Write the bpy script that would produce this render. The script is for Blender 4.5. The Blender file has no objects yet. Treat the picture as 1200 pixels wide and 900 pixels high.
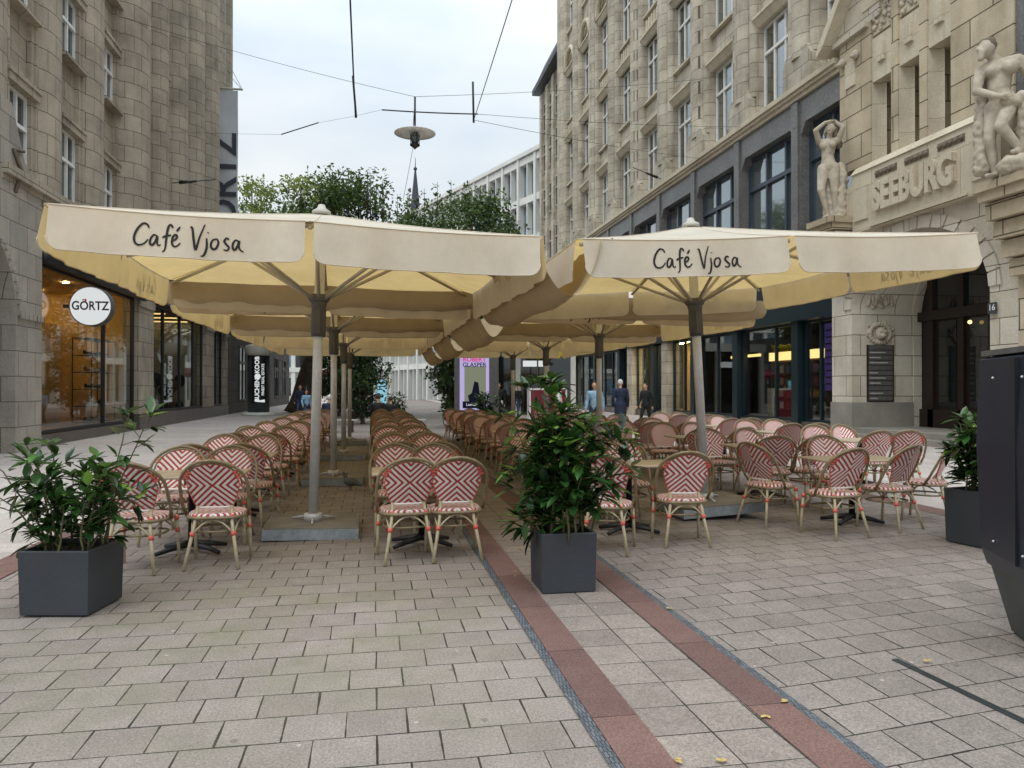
import bpy, bmesh, math, random
from mathutils import Vector, Matrix, noise
R = math.radians
PI = math.pi
random.seed(7)
S = bpy.context.scene
COL = S.collection

# ------------------------------------------------------------------ camera
cam_d = bpy.data.cameras.new('camera'); cam = bpy.data.objects.new('camera', cam_d); COL.objects.link(cam)
cam.location = (0, 0, 1.55)
cam.rotation_euler = (R(90.38), 0, R(-10.26))
cam_d.sensor_width = 36; cam_d.lens = 27; cam_d.clip_start = 0.05; cam_d.clip_end = 2000
S.camera = cam
# ------------------------------------------------------------------ world: overcast sky
SUN_EL, SUN_AZ = R(52), R(215)       # azimuth the light comes from, clockwise from +Y
W = bpy.data.worlds.new('World'); S.world = W; W.use_nodes = True
nt = W.node_tree; nt.nodes.clear()
def wn(t, **k):
    n = nt.nodes.new(t)
    for a, b in k.items(): setattr(n, a, b)
    return n
out = wn('ShaderNodeOutputWorld'); bg1 = wn('ShaderNodeBackground'); bg2 = wn('ShaderNodeBackground'); add = wn('ShaderNodeAddShader')
sky = wn('ShaderNodeTexSky'); sky.sky_type = 'NISHITA'; sky.sun_disc = False; sky.sun_elevation = SUN_EL; sky.sun_rotation = SUN_AZ
bg1.inputs['Strength'].default_value = 0.008
nt.links.new(sky.outputs[0], bg1.inputs['Color'])
tc = wn('ShaderNodeTexCoord'); sep = wn('ShaderNodeSeparateXYZ'); nt.links.new(tc.outputs['Generated'], sep.inputs[0])
ramp = wn('ShaderNodeMapRange'); ramp.inputs['From Min'].default_value = 0.0; ramp.inputs['From Max'].default_value = 1.0
ramp.inputs['To Min'].default_value = 0.76; ramp.inputs['To Max'].default_value = 3.2
pw = wn('ShaderNodeMath', operation='POWER'); pw.inputs[1].default_value = 2.6; pw.use_clamp = True
mxz = wn('ShaderNodeMath', operation='MAXIMUM'); mxz.inputs[1].default_value = 0.0
nt.links.new(sep.outputs['Z'], mxz.inputs[0]); nt.links.new(mxz.outputs[0], pw.inputs[0]); nt.links.new(pw.outputs[0], ramp.inputs['Value'])
mp = wn('ShaderNodeMapping'); mp.inputs['Scale'].default_value = (1.2, 1.2, 3.2); nt.links.new(tc.outputs['Generated'], mp.inputs['Vector'])
nz = wn('ShaderNodeTexNoise'); nz.inputs['Scale'].default_value = 1.7; nz.inputs['Detail'].default_value = 5; nz.inputs['Roughness'].default_value = 0.5
nt.links.new(mp.outputs[0], nz.inputs['Vector'])
cr = wn('ShaderNodeValToRGB'); cr.color_ramp.elements[0].position = 0.38; cr.color_ramp.elements[0].color = (0.70, 0.80, 0.90, 1)
cr.color_ramp.elements[1].position = 0.64; cr.color_ramp.elements[1].color = (0.95, 0.99, 1.0, 1)
nt.links.new(nz.outputs['Fac'], cr.inputs['Fac'])
nt.links.new(cr.outputs['Color'], bg2.inputs['Color']); nt.links.new(ramp.outputs[0], bg2.inputs['Strength'])
nt.links.new(bg1.outputs[0], add.inputs[0]); nt.links.new(bg2.outputs[0], add.inputs[1]); nt.links.new(add.outputs[0], out.inputs['Surface'])
sd = bpy.data.lights.new('sun', 'SUN'); sd.energy = 0.7; sd.angle = R(25); sd.color = (1, 0.97, 0.92)
sun = bpy.data.objects.new('sun', sd); COL.objects.link(sun)
dirv = Vector((math.sin(SUN_AZ) * math.cos(SUN_EL), math.cos(SUN_AZ) * math.cos(SUN_EL), math.sin(SUN_EL)))
sun.rotation_euler = (-dirv).to_track_quat('-Z', 'Y').to_euler(); sun.location = (0, 0, 60)
S.view_settings.view_transform = 'Standard'; S.view_settings.look = 'None'; S.view_settings.gamma = 1
S.view_settings.use_curve_mapping = False
S.view_settings.exposure = 0.14
S.render.engine = 'CYCLES'
S.cycles.max_bounces = 8; S.cycles.transparent_max_bounces = 12; S.cycles.transmission_bounces = 6; S.cycles.diffuse_bounces = 4

# ------------------------------------------------------------------ materials
def lin(c):
    return tuple(((v / 255) / 12.92 if v / 255 <= 0.04045 else ((v / 255 + 0.055) / 1.055) ** 2.4) for v in c)
class NT:
    def __init__(s, name):
        s.m = bpy.data.materials.new(name); s.m.use_nodes = True; s.t = s.m.node_tree; s.t.nodes.clear()
        s.out = s.n('ShaderNodeOutputMaterial')
    def n(s, t, **k):
        x = s.t.nodes.new(t)
        for a, b in k.items(): setattr(x, a, b)
        return x
    def l(s, a, b): s.t.links.new(a, b)
    def math(s, op, a, b=None, c=None):
        x = s.n('ShaderNodeMath', operation=op)
        for i, v in enumerate((a, b, c)):
            if v is None: continue
            if isinstance(v, (int, float)): x.inputs[i].default_value = v
            else: s.l(v, x.inputs[i])
        return x.outputs[0]
    def mix(s, f, a, b, mode='MIX'):
        x = s.n('ShaderNodeMix', data_type='RGBA', blend_type=mode)
        for i, v in ((0, f), (6, a), (7, b)):
            if isinstance(v, (int, float)): x.inputs[i].default_value = v
            elif isinstance(v, tuple): x.inputs[i].default_value = (*v[:3], 1)
            else: s.l(v, x.inputs[i])
        return x.outputs[2]
    def noise(s, vec, scale, detail=4, rough=0.55):
        x = s.n('ShaderNodeTexNoise'); x.inputs['Scale'].default_value = scale; x.inputs['Detail'].default_value = detail
        x.inputs['Roughness'].default_value = rough
        if vec is not None: s.l(vec, x.inputs['Vector'])
        return x.outputs['Fac']
    def ramp(s, f, p0, p1, a=(0, 0, 0), b=(1, 1, 1)):
        x = s.n('ShaderNodeValToRGB'); e = x.color_ramp.elements
        e[0].position = p0; e[1].position = p1; e[0].color = (*a, 1); e[1].color = (*b, 1); s.l(f, x.inputs[0]); return x.outputs[0]
    def bump(s, h, strength=0.3, dist=0.01):
        x = s.n('ShaderNodeBump'); x.inputs['Strength'].default_value = strength; x.inputs['Distance'].default_value = dist
        s.l(h, x.inputs['Height']); return x.outputs[0]
    def bsdf(s, col, rough=0.6, metal=0.0, normal=None, spec=0.5):
        x = s.n('ShaderNodeBsdfPrincipled')
        for k, v in (('Base Color', col), ('Roughness', rough), ('Metallic', metal), ('Specular IOR Level', spec)):
            if isinstance(v, (int, float)): x.inputs[k].default_value = v
            elif isinstance(v, tuple): x.inputs[k].default_value = (*v[:3], 1)
            else: s.l(v, x.inputs[k])
        if normal is not None: s.l(normal, x.inputs['Normal'])
        return x
    def fin(s, sh): s.l(sh.outputs[0], s.out.inputs['Surface']); return s.m
    def obj(s): return s.n('ShaderNodeTexCoord').outputs['Object']
    def pos(s): return s.n('ShaderNodeNewGeometry').outputs['Position']

def simple(name, rgb, rough=0.6, metal=0.0, var=0.12, scale=6, bump=0.0, spec=0.5, bscale=60):
    k = NT(name); v = k.obj(); c = lin(rgb)
    f = k.noise(v, scale)
    dark = tuple(x * (1 - var) for x in c); light = tuple(min(1, x * (1 + var)) for x in c)
    col = k.ramp(f, 0.35, 0.65, dark, light)
    nrm = None
    if bump: nrm = k.bump(k.noise(v, bscale, 3), bump, 0.004)
    return k.fin(k.bsdf(col, rough, metal, nrm, spec))

def ashlar(name, c1, c2, mortar, bw, bh, stain=(60, 52, 44), fac=0.5, rough=0.85, msize=0.012, bump=0.35, fine=26, speckle=0.16):
    k = NT(name); v = k.obj()
    sp = k.n('ShaderNodeSeparateXYZ'); k.l(v, sp.inputs[0])
    u = k.math('ADD', sp.outputs[0], sp.outputs[1])
    cb = k.n('ShaderNodeCombineXYZ'); k.l(u, cb.inputs[0]); k.l(sp.outputs[2], cb.inputs[1])
    b = k.n('ShaderNodeTexBrick'); k.l(cb.outputs[0], b.inputs['Vector'])
    b.inputs['Color1'].default_value = (*lin(c1), 1); b.inputs['Color2'].default_value = (*lin(c2), 1); b.inputs['Mortar'].default_value = (*lin(mortar), 1)
    b.inputs['Scale'].default_value = 1; b.inputs['Brick Width'].default_value = bw; b.inputs['Row Height'].default_value = bh
    b.inputs['Mortar Size'].default_value = msize; b.inputs['Mortar Smooth'].default_value = 0.3; b.inputs['Bias'].default_value = 0
    st = k.noise(v, 0.6, 6, 0.65); sf = k.ramp(st, 0.42, 0.72)
    mps = k.n('ShaderNodeMapping'); mps.inputs['Scale'].default_value = (2.2, 2.2, 0.22); k.l(v, mps.inputs[0])
    str_ = k.ramp(k.noise(mps.outputs[0], 1.6, 5, 0.6), 0.5, 0.75)
    col = k.mix(k.math('MULTIPLY', sf, fac), b.outputs['Color'], lin(stain), 'MULTIPLY')
    col = k.mix(k.math('MULTIPLY', str_, fac * 0.55), col, lin(stain))
    fn = k.noise(v, fine, 4, 0.7)
    col = k.mix(1.0, col, k.ramp(fn, 0.3, 0.7, (1 - speckle,) * 3, (1 + speckle,) * 3), 'MULTIPLY')
    h = k.math('ADD', k.math('MULTIPLY', b.outputs['Fac'], -1.0), k.math('MULTIPLY', fn, 0.35))
    return k.fin(k.bsdf(col, rough, 0, k.bump(h, bump, 0.03), 0.3))

def paving(name, c1, c2, mortar, bw, bh, off=0.5, shear=0.0, shift=(0, 0), green=0.0, msize=0.005):
    k = NT(name); v = k.pos()
    sp = k.n('ShaderNodeSeparateXYZ'); k.l(v, sp.inputs[0])
    wob = k.math('MULTIPLY', k.math('SUBTRACT', k.noise(v, 0.9, 2), 0.5), 0.02)
    xx = k.math('ADD', k.math('ADD', sp.outputs[0], shift[0]), wob)
    yy = k.math('ADD', k.math('ADD', sp.outputs[1], shift[1]), k.math('ADD', k.math('MULTIPLY', sp.outputs[0], shear), wob))
    cb = k.n('ShaderNodeCombineXYZ'); k.l(xx, cb.inputs[0]); k.l(yy, cb.inputs[1])
    b = k.n('ShaderNodeTexBrick', offset=off, offset_frequency=2); k.l(cb.outputs[0], b.inputs['Vector'])
    b.inputs['Color1'].default_value = (*lin(c1), 1); b.inputs['Color2'].default_value = (*lin(c2), 1); b.inputs['Mortar'].default_value = (*lin(mortar), 1)
    b.inputs['Scale'].default_value = 1; b.inputs['Brick Width'].default_value = bw; b.inputs['Row Height'].default_value = bh
    k.l(k.math('MULTIPLY', k.ramp(k.noise(v, 2.3, 4, 0.7), 0.35, 0.65, (0.45,) * 3, (1.5,) * 3), msize), b.inputs['Mortar Size']); b.inputs['Mortar Smooth'].default_value = 0.2
    col = b.outputs['Color']
    big = k.ramp(k.noise(v, 0.35, 5, 0.6), 0.35, 0.7, (0.86, 0.855, 0.85), (1.08, 1.075, 1.07)); col = k.mix(1, col, big, 'MULTIPLY')
    med = k.ramp(k.noise(v, 4.5, 6, 0.7), 0.3, 0.7, (0.86,) * 3, (1.10,) * 3); col = k.mix(1, col, med, 'MULTIPLY')
    grain = k.noise(v, 75, 5, 0.95); col = k.mix(1, col, k.ramp(grain, 0.38, 0.62, (0.55,) * 3, (1.45,) * 3), 'MULTIPLY')
    vo = k.n('ShaderNodeTexVoronoi'); vo.inputs['Scale'].default_value = 4.3; vo.inputs['Randomness'].default_value = 1; k.l(v, vo.inputs['Vector'])
    spot = k.ramp(k.math('ADD', vo.outputs['Distance'], k.math('MULTIPLY', k.noise(v, 40, 3), 0.05)), 0.06, 0.085, (1, 1, 1), (0, 0, 0))
    col = k.mix(k.math('MULTIPLY', spot, 0.45), col, lin((196, 192, 184)))
    vo2 = k.n('ShaderNodeTexVoronoi'); vo2.inputs['Scale'].default_value = 2.6; k.l(v, vo2.inputs['Vector'])
    sp2 = k.ramp(k.math('ADD', vo2.outputs['Distance'], k.math('MULTIPLY', k.noise(v, 30, 3), 0.05)), 0.06, 0.085, (1, 1, 1), (0, 0, 0))
    col = k.mix(k.math('MULTIPLY', sp2, 0.5), col, lin((70, 66, 62)))
    if green:
        vd = k.n('ShaderNodeVectorMath', operation='DISTANCE'); k.l(v, vd.inputs[0]); vd.inputs[1].default_value = (-0.6, 5.3, 0)
        fall = k.ramp(vd.outputs['Value'], 0.35, 1.0, (1, 1, 1), (0, 0, 0)); k.t.nodes[-1].color_ramp.elements[1].position = 1.0
        fall = k.ramp(k.math('DIVIDE', vd.outputs['Value'], 3.2), 0.2, 1.0, (1, 1, 1), (0, 0, 0))
        gm = k.math('MULTIPLY', k.math('MULTIPLY', k.ramp(k.noise(v, 1.6, 5, 0.65), 0.4, 0.65), fall), green * 0.6); col = k.mix(gm, col, lin((112, 112, 80)), 'MIX')
    st1 = k.ramp(k.noise(v, 0.8, 8, 0.72), 0.58, 0.72, (0, 0, 0), (1, 1, 1)); col = k.mix(k.math('MULTIPLY', st1, 0.38), col, lin((78, 72, 66)))
    st2 = k.ramp(k.noise(v, 1.9, 6, 0.8), 0.62, 0.7, (0, 0, 0), (1, 1, 1)); col = k.mix(k.math('MULTIPLY', st2, 0.3), col, lin((176, 168, 156)))
    h = k.math('ADD', k.math('MULTIPLY', b.outputs['Fac'], -1.0), k.math('MULTIPLY', grain, 0.22))
    return k.fin(k.bsdf(col, 0.78, 0, k.bump(h, 0.5, 0.006), 0.35))

def glassy(name, tint=(30, 36, 36), rough=0.04, spec=0.9):
    k = NT(name); v = k.obj()
    f = k.noise(v, 0.7, 3); c = lin(tint)
    col = k.ramp(f, 0.3, 0.7, tuple(x * 0.6 for x in c), tuple(x * 1.7 for x in c))
    return k.fin(k.bsdf(col, rough, 0, k.bump(k.noise(v, 0.9, 1), 0.04, 0.05), spec))

def clear_glass(name):
    k = NT(name)
    tr = k.n('ShaderNodeBsdfTransparent'); tr.inputs[0].default_value = (0.86, 0.9, 0.89, 1)
    gl = k.n('ShaderNodeBsdfGlossy'); gl.inputs['Roughness'].default_value = 0.02
    fr = k.n('ShaderNodeFresnel'); fr.inputs[0].default_value = 1.5
    mx = k.n('ShaderNodeMixShader'); k.l(k.math('MINIMUM', k.math('MULTIPLY', fr.outputs[0], 0.6), 0.45), mx.inputs[0])
    k.l(tr.outputs[0], mx.inputs[1]); k.l(gl.outputs[0], mx.inputs[2]); return k.fin(mx)

def upper_glass(name):
    k = NT(name)
    tr = k.n('ShaderNodeBsdfTransparent'); tr.inputs[0].default_value = (0.62, 0.68, 0.67, 1)
    gl = k.n('ShaderNodeBsdfGlossy'); gl.inputs['Roughness'].default_value = 0.03
    mx = k.n('ShaderNodeMixShader'); mx.inputs[0].default_value = 0.42; k.l(tr.outputs[0], mx.inputs[1]); k.l(gl.outputs[0], mx.inputs[2]); return k.fin(mx)

def emit(name, rgb, s=1.0):
    k = NT(name); e = k.n('ShaderNodeEmission'); e.inputs[0].default_value = (*lin(rgb), 1); e.inputs[1].default_value = s; return k.fin(e)

def fabric(name, diff, trans, f, scale=220):
    k = NT(name); v = k.obj()
    n1 = k.ramp(k.noise(v, 1.6, 7, 0.7), 0.3, 0.72, (0.84, 0.83, 0.80), (1.05, 1.05, 1.05))
    d = k.n('ShaderNodeBsdfDiffuse'); t = k.n('ShaderNodeBsdfTranslucent')
    k.l(k.mix(1, lin(diff), n1, 'MULTIPLY'), d.inputs[0]); k.l(k.mix(1, lin(trans), n1, 'MULTIPLY'), t.inputs[0])
    # woven ribbing + soft wrinkles
    mp_ = k.n('ShaderNodeMapping'); mp_.inputs['Scale'].default_value = (9, 9, 0.8); k.l(v, mp_.inputs[0])
    h = k.math('ADD', k.noise(mp_.outputs[0], 7, 3), k.math('MULTIPLY', k.noise(v, 1.6, 3), 2.0))
    nb = k.bump(h, 0.35, 0.012); k.l(nb, d.inputs['Normal'])
    mx = k.n('ShaderNodeMixShader'); mx.inputs[0].default_value = f
    k.l(d.outputs[0], mx.inputs[1]); k.l(t.outputs[0], mx.inputs[2]); return k.fin(mx)

def weave(name, cz, seat=False, dim=1.0):
    k = NT(name); v = k.obj(); sp = k.n('ShaderNodeSeparateXYZ'); k.l(v, sp.inputs[0])
    ax = k.math('ABSOLUTE', sp.outputs[0])
    if seat: ay = k.math('ABSOLUTE', k.math('SUBTRACT', sp.outputs[1], 0.0))
    else: ay = k.math('ABSOLUTE', k.math('MULTIPLY', k.math('SUBTRACT', sp.outputs[2], cz), 1.04))
    wob = k.math('MULTIPLY', k.math('SUBTRACT', k.noise(v, 90, 2), 0.5), 0.006)
    d = k.math('ADD', k.math('SUBTRACT', ax, ay), wob)
    ph = k.math('FRACT', k.math('DIVIDE', k.math('ADD', d, 1.0), 0.055))
    stripe = k.ramp(ph, 0.46, 0.50)
    # thread cells
    c1 = k.math('SINE', k.math('MULTIPLY', sp.outputs[0], 620.0)); c2 = k.math('SINE', k.math('MULTIPLY', sp.outputs[1 if seat else 2], 620.0))
    cell = k.math('MULTIPLY', c1, c2)
    tri = k.math('ABSOLUTE', k.math('SUBTRACT', k.math('FRACT', k.math('MULTIPLY', ph, 2.0)), 0.5))
    col = k.mix(stripe, lin((170, 58, 58)), lin((232, 221, 214)))
    n = k.ramp(k.noise(v, 14, 3), 0.3, 0.7, (0.88,) * 3, (1.05,) * 3); col = k.mix(1, col, n, 'MULTIPLY')
    sh = k.ramp(k.math('ADD', k.math('MULTIPLY', cell, 0.5), 0.5), 0.0, 0.5, (0.72,) * 3, (1.0,) * 3); col = k.mix(1, col, sh, 'MULTIPLY')
    oi = k.n('ShaderNodeObjectInfo'); col = k.mix(1, col, k.ramp(oi.outputs['Random'], 0.0, 1.0, (0.80, 0.80, 0.78), (1.06, 1.06, 1.06)), 'MULTIPLY')
    h = k.math('SUBTRACT', k.math('MULTIPLY', cell, 0.5), k.math('MULTIPLY', tri, 2.2))
    return k.fin(k.bsdf(col, 0.5, 0, k.bump(h, 0.45, 0.003), 0.4))

def leafmat(name, dark, light, rough=0.35, trans=0.18, spec=0.5):
    k = NT(name); g = k.n('ShaderNodeNewGeometry')
    col = k.ramp(g.outputs['Random Per Island'], 0.1, 0.95, lin(dark), lin(light))
    b = k.bsdf(col, rough, 0, None, spec); t = k.n('ShaderNodeBsdfTranslucent'); k.l(k.mix(0.5, col, (0.16, 0.26, 0.04)), t.inputs[0])
    mx = k.n('ShaderNodeMixShader'); mx.inputs[0].default_value = trans; k.l(b.outputs[0], mx.inputs[1]); k.l(t.outputs[0], mx.inputs[2]); return k.fin(mx)

def granite(name, c1, c2, scale=120, rough=0.5, contrast=0.25, spec=0.5):
    k = NT(name); v = k.obj(); n = k.noise(v, scale, 2, 0.8); m = k.noise(v, 1.1, 5, 0.6)
    col = k.ramp(n, 0.5 - contrast, 0.5 + contrast, lin(c1), lin(c2)); col = k.mix(1, col, k.ramp(m, 0.3, 0.7, (0.8,) * 3, (1.2,) * 3), 'MULTIPLY')
    return k.fin(k.bsdf(col, rough, 0, k.bump(n, 0.08, 0.004), spec))

M = {}
M['stoneL'] = ashlar('brown_sandstone_ashlar', (180, 168, 151), (165, 154, 139), (84, 76, 66), 0.85, 0.56, fac=0.42)
M['stoneLp'] = ashlar('grey_portal_stone', (176, 168, 156), (156, 150, 140), (100, 94, 86), 0.95, 0.62, fac=0.3)
M['stoneR'] = ashlar('yellow_sandstone_ashlar', (200, 191, 173), (180, 171, 154), (100, 91, 78), 0.95, 0.60, stain=(96, 86, 70), fac=0.55)
M['stoneRs'] = ashlar('smooth_sandstone', (208, 198, 176), (198, 186, 164), (150, 134, 108), 2.4, 1.3, stain=(120, 104, 80), fac=0.3, msize=0.008)
M['stoneP'] = ashlar('portal_limestone', (212, 205, 190), (194, 186, 168), (112, 100, 82), 1.25, 0.66, stain=(128, 110, 84), fac=0.35, msize=0.014)
M['stoneRough'] = ashlar('rusticated_limestone', (202, 188, 162), (182, 168, 142), (104, 92, 74), 1.5, 0.74, stain=(110, 94, 70), fac=0.4, bump=0.9, fine=60, msize=0.02, speckle=0.3)
M['plinth'] = granite('grey_plinth_granite', (112, 108, 100), (156, 150, 140), 90, 0.7)
M['granB'] = granite('blue_grey_granite', (80, 79, 77), (120, 118, 115), 14, 0.42, 0.2, 0.6)
M['granD'] = granite('dark_brown_granite', (70, 62, 56), (104, 94, 86), 60, 0.4)
M['wallD'] = ashlar('dark_slab_wall', (98, 94, 90), (84, 80, 78), (52, 50, 48), 1.6, 0.7, fac=0.4)
M['sculpt'] = simple('weathered_sculpture_stone', (178, 167, 149), 0.85, var=0.2, scale=3.5, bump=0.5, bscale=26)
M['sculptD'] = simple('dark_weathered_stone', (112, 100, 86), 0.9, var=0.25, scale=5, bump=0.4)
M['white'] = simple('white_paint', (226, 226, 222), 0.4, var=0.05)
M['greyframe'] = simple('grey_painted_timber', (176, 172, 160), 0.5, var=0.08)
M['blueframe'] = simple('slate_blue_frame', (52, 62, 74), 0.4, var=0.1)
M['black'] = simple('black_metal', (24, 24, 26), 0.45, var=0.2)
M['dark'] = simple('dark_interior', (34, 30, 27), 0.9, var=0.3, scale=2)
M['teal'] = simple('petrol_paint', (15, 34, 40), 0.4, var=0.1, scale=2)
M['pane'] = glassy('window_glass', (58, 66, 64))
M['paneD'] = glassy('dark_glass', (22, 26, 26))
M['paneB'] = glassy('bluish_glass', (96, 118, 132))
M['glass'] = clear_glass('shop_glass')
M['glassU'] = upper_glass('upper_window_glass')
k_ = NT('reflective_glass'); M['paneM'] = k_.fin(k_.bsdf((0.34, 0.38, 0.39), 0.04, 0.85, k_.bump(k_.noise(k_.obj(), 0.8, 1), 0.05, 0.05), 0.8))
M['curtain'] = simple('pale_blind', (206, 206, 198), 0.8, var=0.06)
M['pave'] = paving('grey_pavers', (143, 133, 126), (132, 122, 115), (40, 35, 31), 0.28, 0.277, shift=(0.12, 0.1), green=0.75)
M['paveG'] = paving('mossy_pavers', (146, 139, 128), (130, 123, 112), (50, 46, 40), 0.57, 0.36, shift=(0.12, 0.1), green=0.5)
M['paveR'] = paving('grey_pavers_right', (140, 130, 123), (126, 117, 110), (38, 33, 30), 0.285, 0.282, shear=-0.14, shift=(0.3, 0.0))
M['paveC'] = paving('band_slabs', (142, 131, 122), (126, 116, 108), (46, 42, 38), 0.28, 0.30, off=0.0, shift=(-1.225 + 0.28 * 10, 0.05), msize=0.004)
M['paveRed'] = paving('red_slabs', (118, 90, 83), (104, 79, 74), (54, 40, 36), 3.0, 0.92, off=0.0, shift=(0.5, 0.2), msize=0.004)
M['paveKerb'] = paving('blue_grey_setts', (104, 108, 112), (80, 86, 92), (50, 50, 50), 0.018, 0.05, off=0.5, shift=(0.2, 0), msize=0.002)
M['paveL'] = paving('pale_pavers', (180, 171, 165), (168, 160, 154), (140, 130, 124), 0.5, 0.5, off=0.5)
M['canvas'] = fabric('cream_canvas', (218, 213, 200), (242, 210, 140), 0.36)
M['gutter'] = fabric('shade_brown_canvas', (178, 162, 134), (190, 150, 96), 0.05)  # parasol canvas again, with the brown of its shade put into the colour
M['ink'] = simple('black_lettering', (18, 18, 18), 0.8, var=0.05)
M['alu'] = simple('brushed_aluminium', (196, 195, 192), 0.35, 0.25, var=0.08, scale=14)
M['arm'] = simple('grey_anodised_rib', (176, 168, 150), 0.45, 0.1, var=0.1)
M['cover'] = simple('dark_grey_sleeve', (84, 83, 80), 0.75, var=0.15)
M['galv'] = granite('galvanised_steel', (118, 124, 128), (150, 156, 160), 9, 0.5, 0.2)
M['slabtop'] = simple('concrete_slab_top', (122, 116, 108), 0.85, var=0.15, scale=5, bump=0.3)
M['weaveB'] = weave('red_white_weave_back', 0.70)
M['weaveS'] = weave('red_white_weave_seat', 0.0, True)
M['cane'] = simple('brown_cane_tube', (128, 112, 84), 0.42, 0.1, var=0.22, scale=18, bump=0.2, bscale=40)
M['caneL'] = simple('pale_cane_tube', (176, 162, 132), 0.45, 0.05, var=0.15, scale=18)
M['bind'] = simple('coral_binding', (206, 92, 78), 0.5, var=0.12, scale=60, bump=0.4, bscale=200)
M['edge'] = simple('white_edge_band', (228, 220, 210), 0.5, var=0.05)
M['wood'] = simple('pale_table_wood', (178, 162, 138), 0.4, var=0.14, scale=8)
M['planter'] = granite('anthracite_planter', (30, 33, 37), (62, 66, 72), 190, 0.55, 0.3)
M['soil'] = simple('soil', (50, 38, 28), 0.95, var=0.3, scale=30, bump=0.8)
M['bark'] = simple('bark', (84, 72, 58), 0.9, var=0.35, scale=4, bump=1.0, bscale=14)
M['stem'] = simple('green_brown_stem', (86, 84, 50), 0.7, var=0.2)
M['laurel'] = leafmat('laurel_leaf', (18, 40, 22), (58, 94, 44), 0.24, 0.10)
M['laurelY'] = leafmat('young_laurel_leaf', (72, 118, 44), (134, 168, 74), 0.33, 0.2)
M['leafD'] = leafmat('dark_tree_leaf', (42, 66, 34), (96, 118, 58), 0.55, 0.25)
M['leafL'] = leafmat('light_tree_leaf', (92, 108, 48), (152, 158, 82), 0.6, 0.3)
M['leafI'] = leafmat('evergreen_leaf', (18, 36, 20), (48, 74, 36), 0.45, 0.15)
M['yellowleaf'] = simple('yellow_leaf', (176, 152, 88), 0.8, var=0.2, scale=40)
M['navy'] = simple('navy_panel', (22, 31, 46), 0.4, var=0.12, scale=3)
M['lowgrey'] = simple('grey_green_base', (58, 64, 64), 0.5, var=0.2, scale=3)
M['skin'] = simple('skin', (196, 150, 124), 0.6, var=0.05)
M['hairW'] = simple('white_hair', (206, 204, 200), 0.8)
M['hairB'] = simple('brown_hair', (62, 44, 32), 0.8)
M['cNavy'] = simple('navy_cloth', (30, 40, 62), 0.85, bump=0.3)
M['cBlack'] = simple('black_cloth', (22, 22, 24), 0.85, bump=0.3)
M['cBlue'] = simple('light_blue_cloth', (142, 178, 204), 0.85, bump=0.3)
M['cWhite'] = simple('white_cloth', (220, 218, 212), 0.85, bump=0.3)
M['cRed'] = simple('wine_red_cloth', (126, 30, 48), 0.85)
M['jeans'] = simple('denim', (56, 70, 96), 0.85, bump=0.3)
M['brownB'] = simple('brown_leather', (112, 74, 46), 0.6)
M['warmwall'] = simple('warm_plaster', (214, 172, 100), 0.8, var=0.08, scale=1)
M['warmfloor'] = simple('warm_floor', (120, 84, 48), 0.5, var=0.1)
M['lampW'] = emit('warm_lamp', (255, 222, 160), 110)
M['lampS'] = emit('strip_lamp', (255, 214, 136), 2.4)
M['lampD'] = emit('door_lamp', (255, 210, 140), 2.5)
M['lampP'] = emit('panel_lamp', (255, 226, 170), 22)
M['signW'] = emit('backlit_white', (236, 240, 240), 0.75)
M['signK'] = simple('sign_black', (14, 14, 16), 0.5)
M['posterL'] = emit('lilac_screen', (196, 184, 236), 0.75)
M['posterG'] = emit('grey_green_screen', (150, 156, 132), 0.6)
M['posterP'] = emit('pink_screen', (226, 60, 140), 0.8)
M['posterN'] = emit('dark_screen', (34, 34, 52), 0.5)
M['posterC'] = emit('cyan_screen', (150, 208, 226), 0.8)
M['purple'] = emit('purple_screen', (120, 92, 180), 0.28)
M['lead'] = simple('dark_slate_roof', (58, 62, 66), 0.6, var=0.15)
M['concW'] = simple('pale_cladding', (214, 214, 208), 0.6, var=0.06, scale=0.5)
M['steel'] = simple('dark_cable', (40, 42, 44), 0.5, 0.4)
M['banner'] = simple('banner_cloth', (186, 190, 194), 0.7, var=0.08, scale=0.8)
M['bannerT'] = simple('banner_letters', (52, 56, 66), 0.7)
M['redp'] = simple('red_print', (196, 40, 40), 0.6)
M['oak'] = simple('dark_door_wood', (38, 28, 22), 0.45, var=0.2)
for i, c in enumerate([(150, 60, 44), (196, 176, 140), (60, 84, 120), (206, 198, 184), (72, 110, 84), (190, 130, 60), (120, 100, 140), (40, 44, 52)]):
    M['book%d' % i] = simple('goods_%d' % i, c, 0.7)

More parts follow.
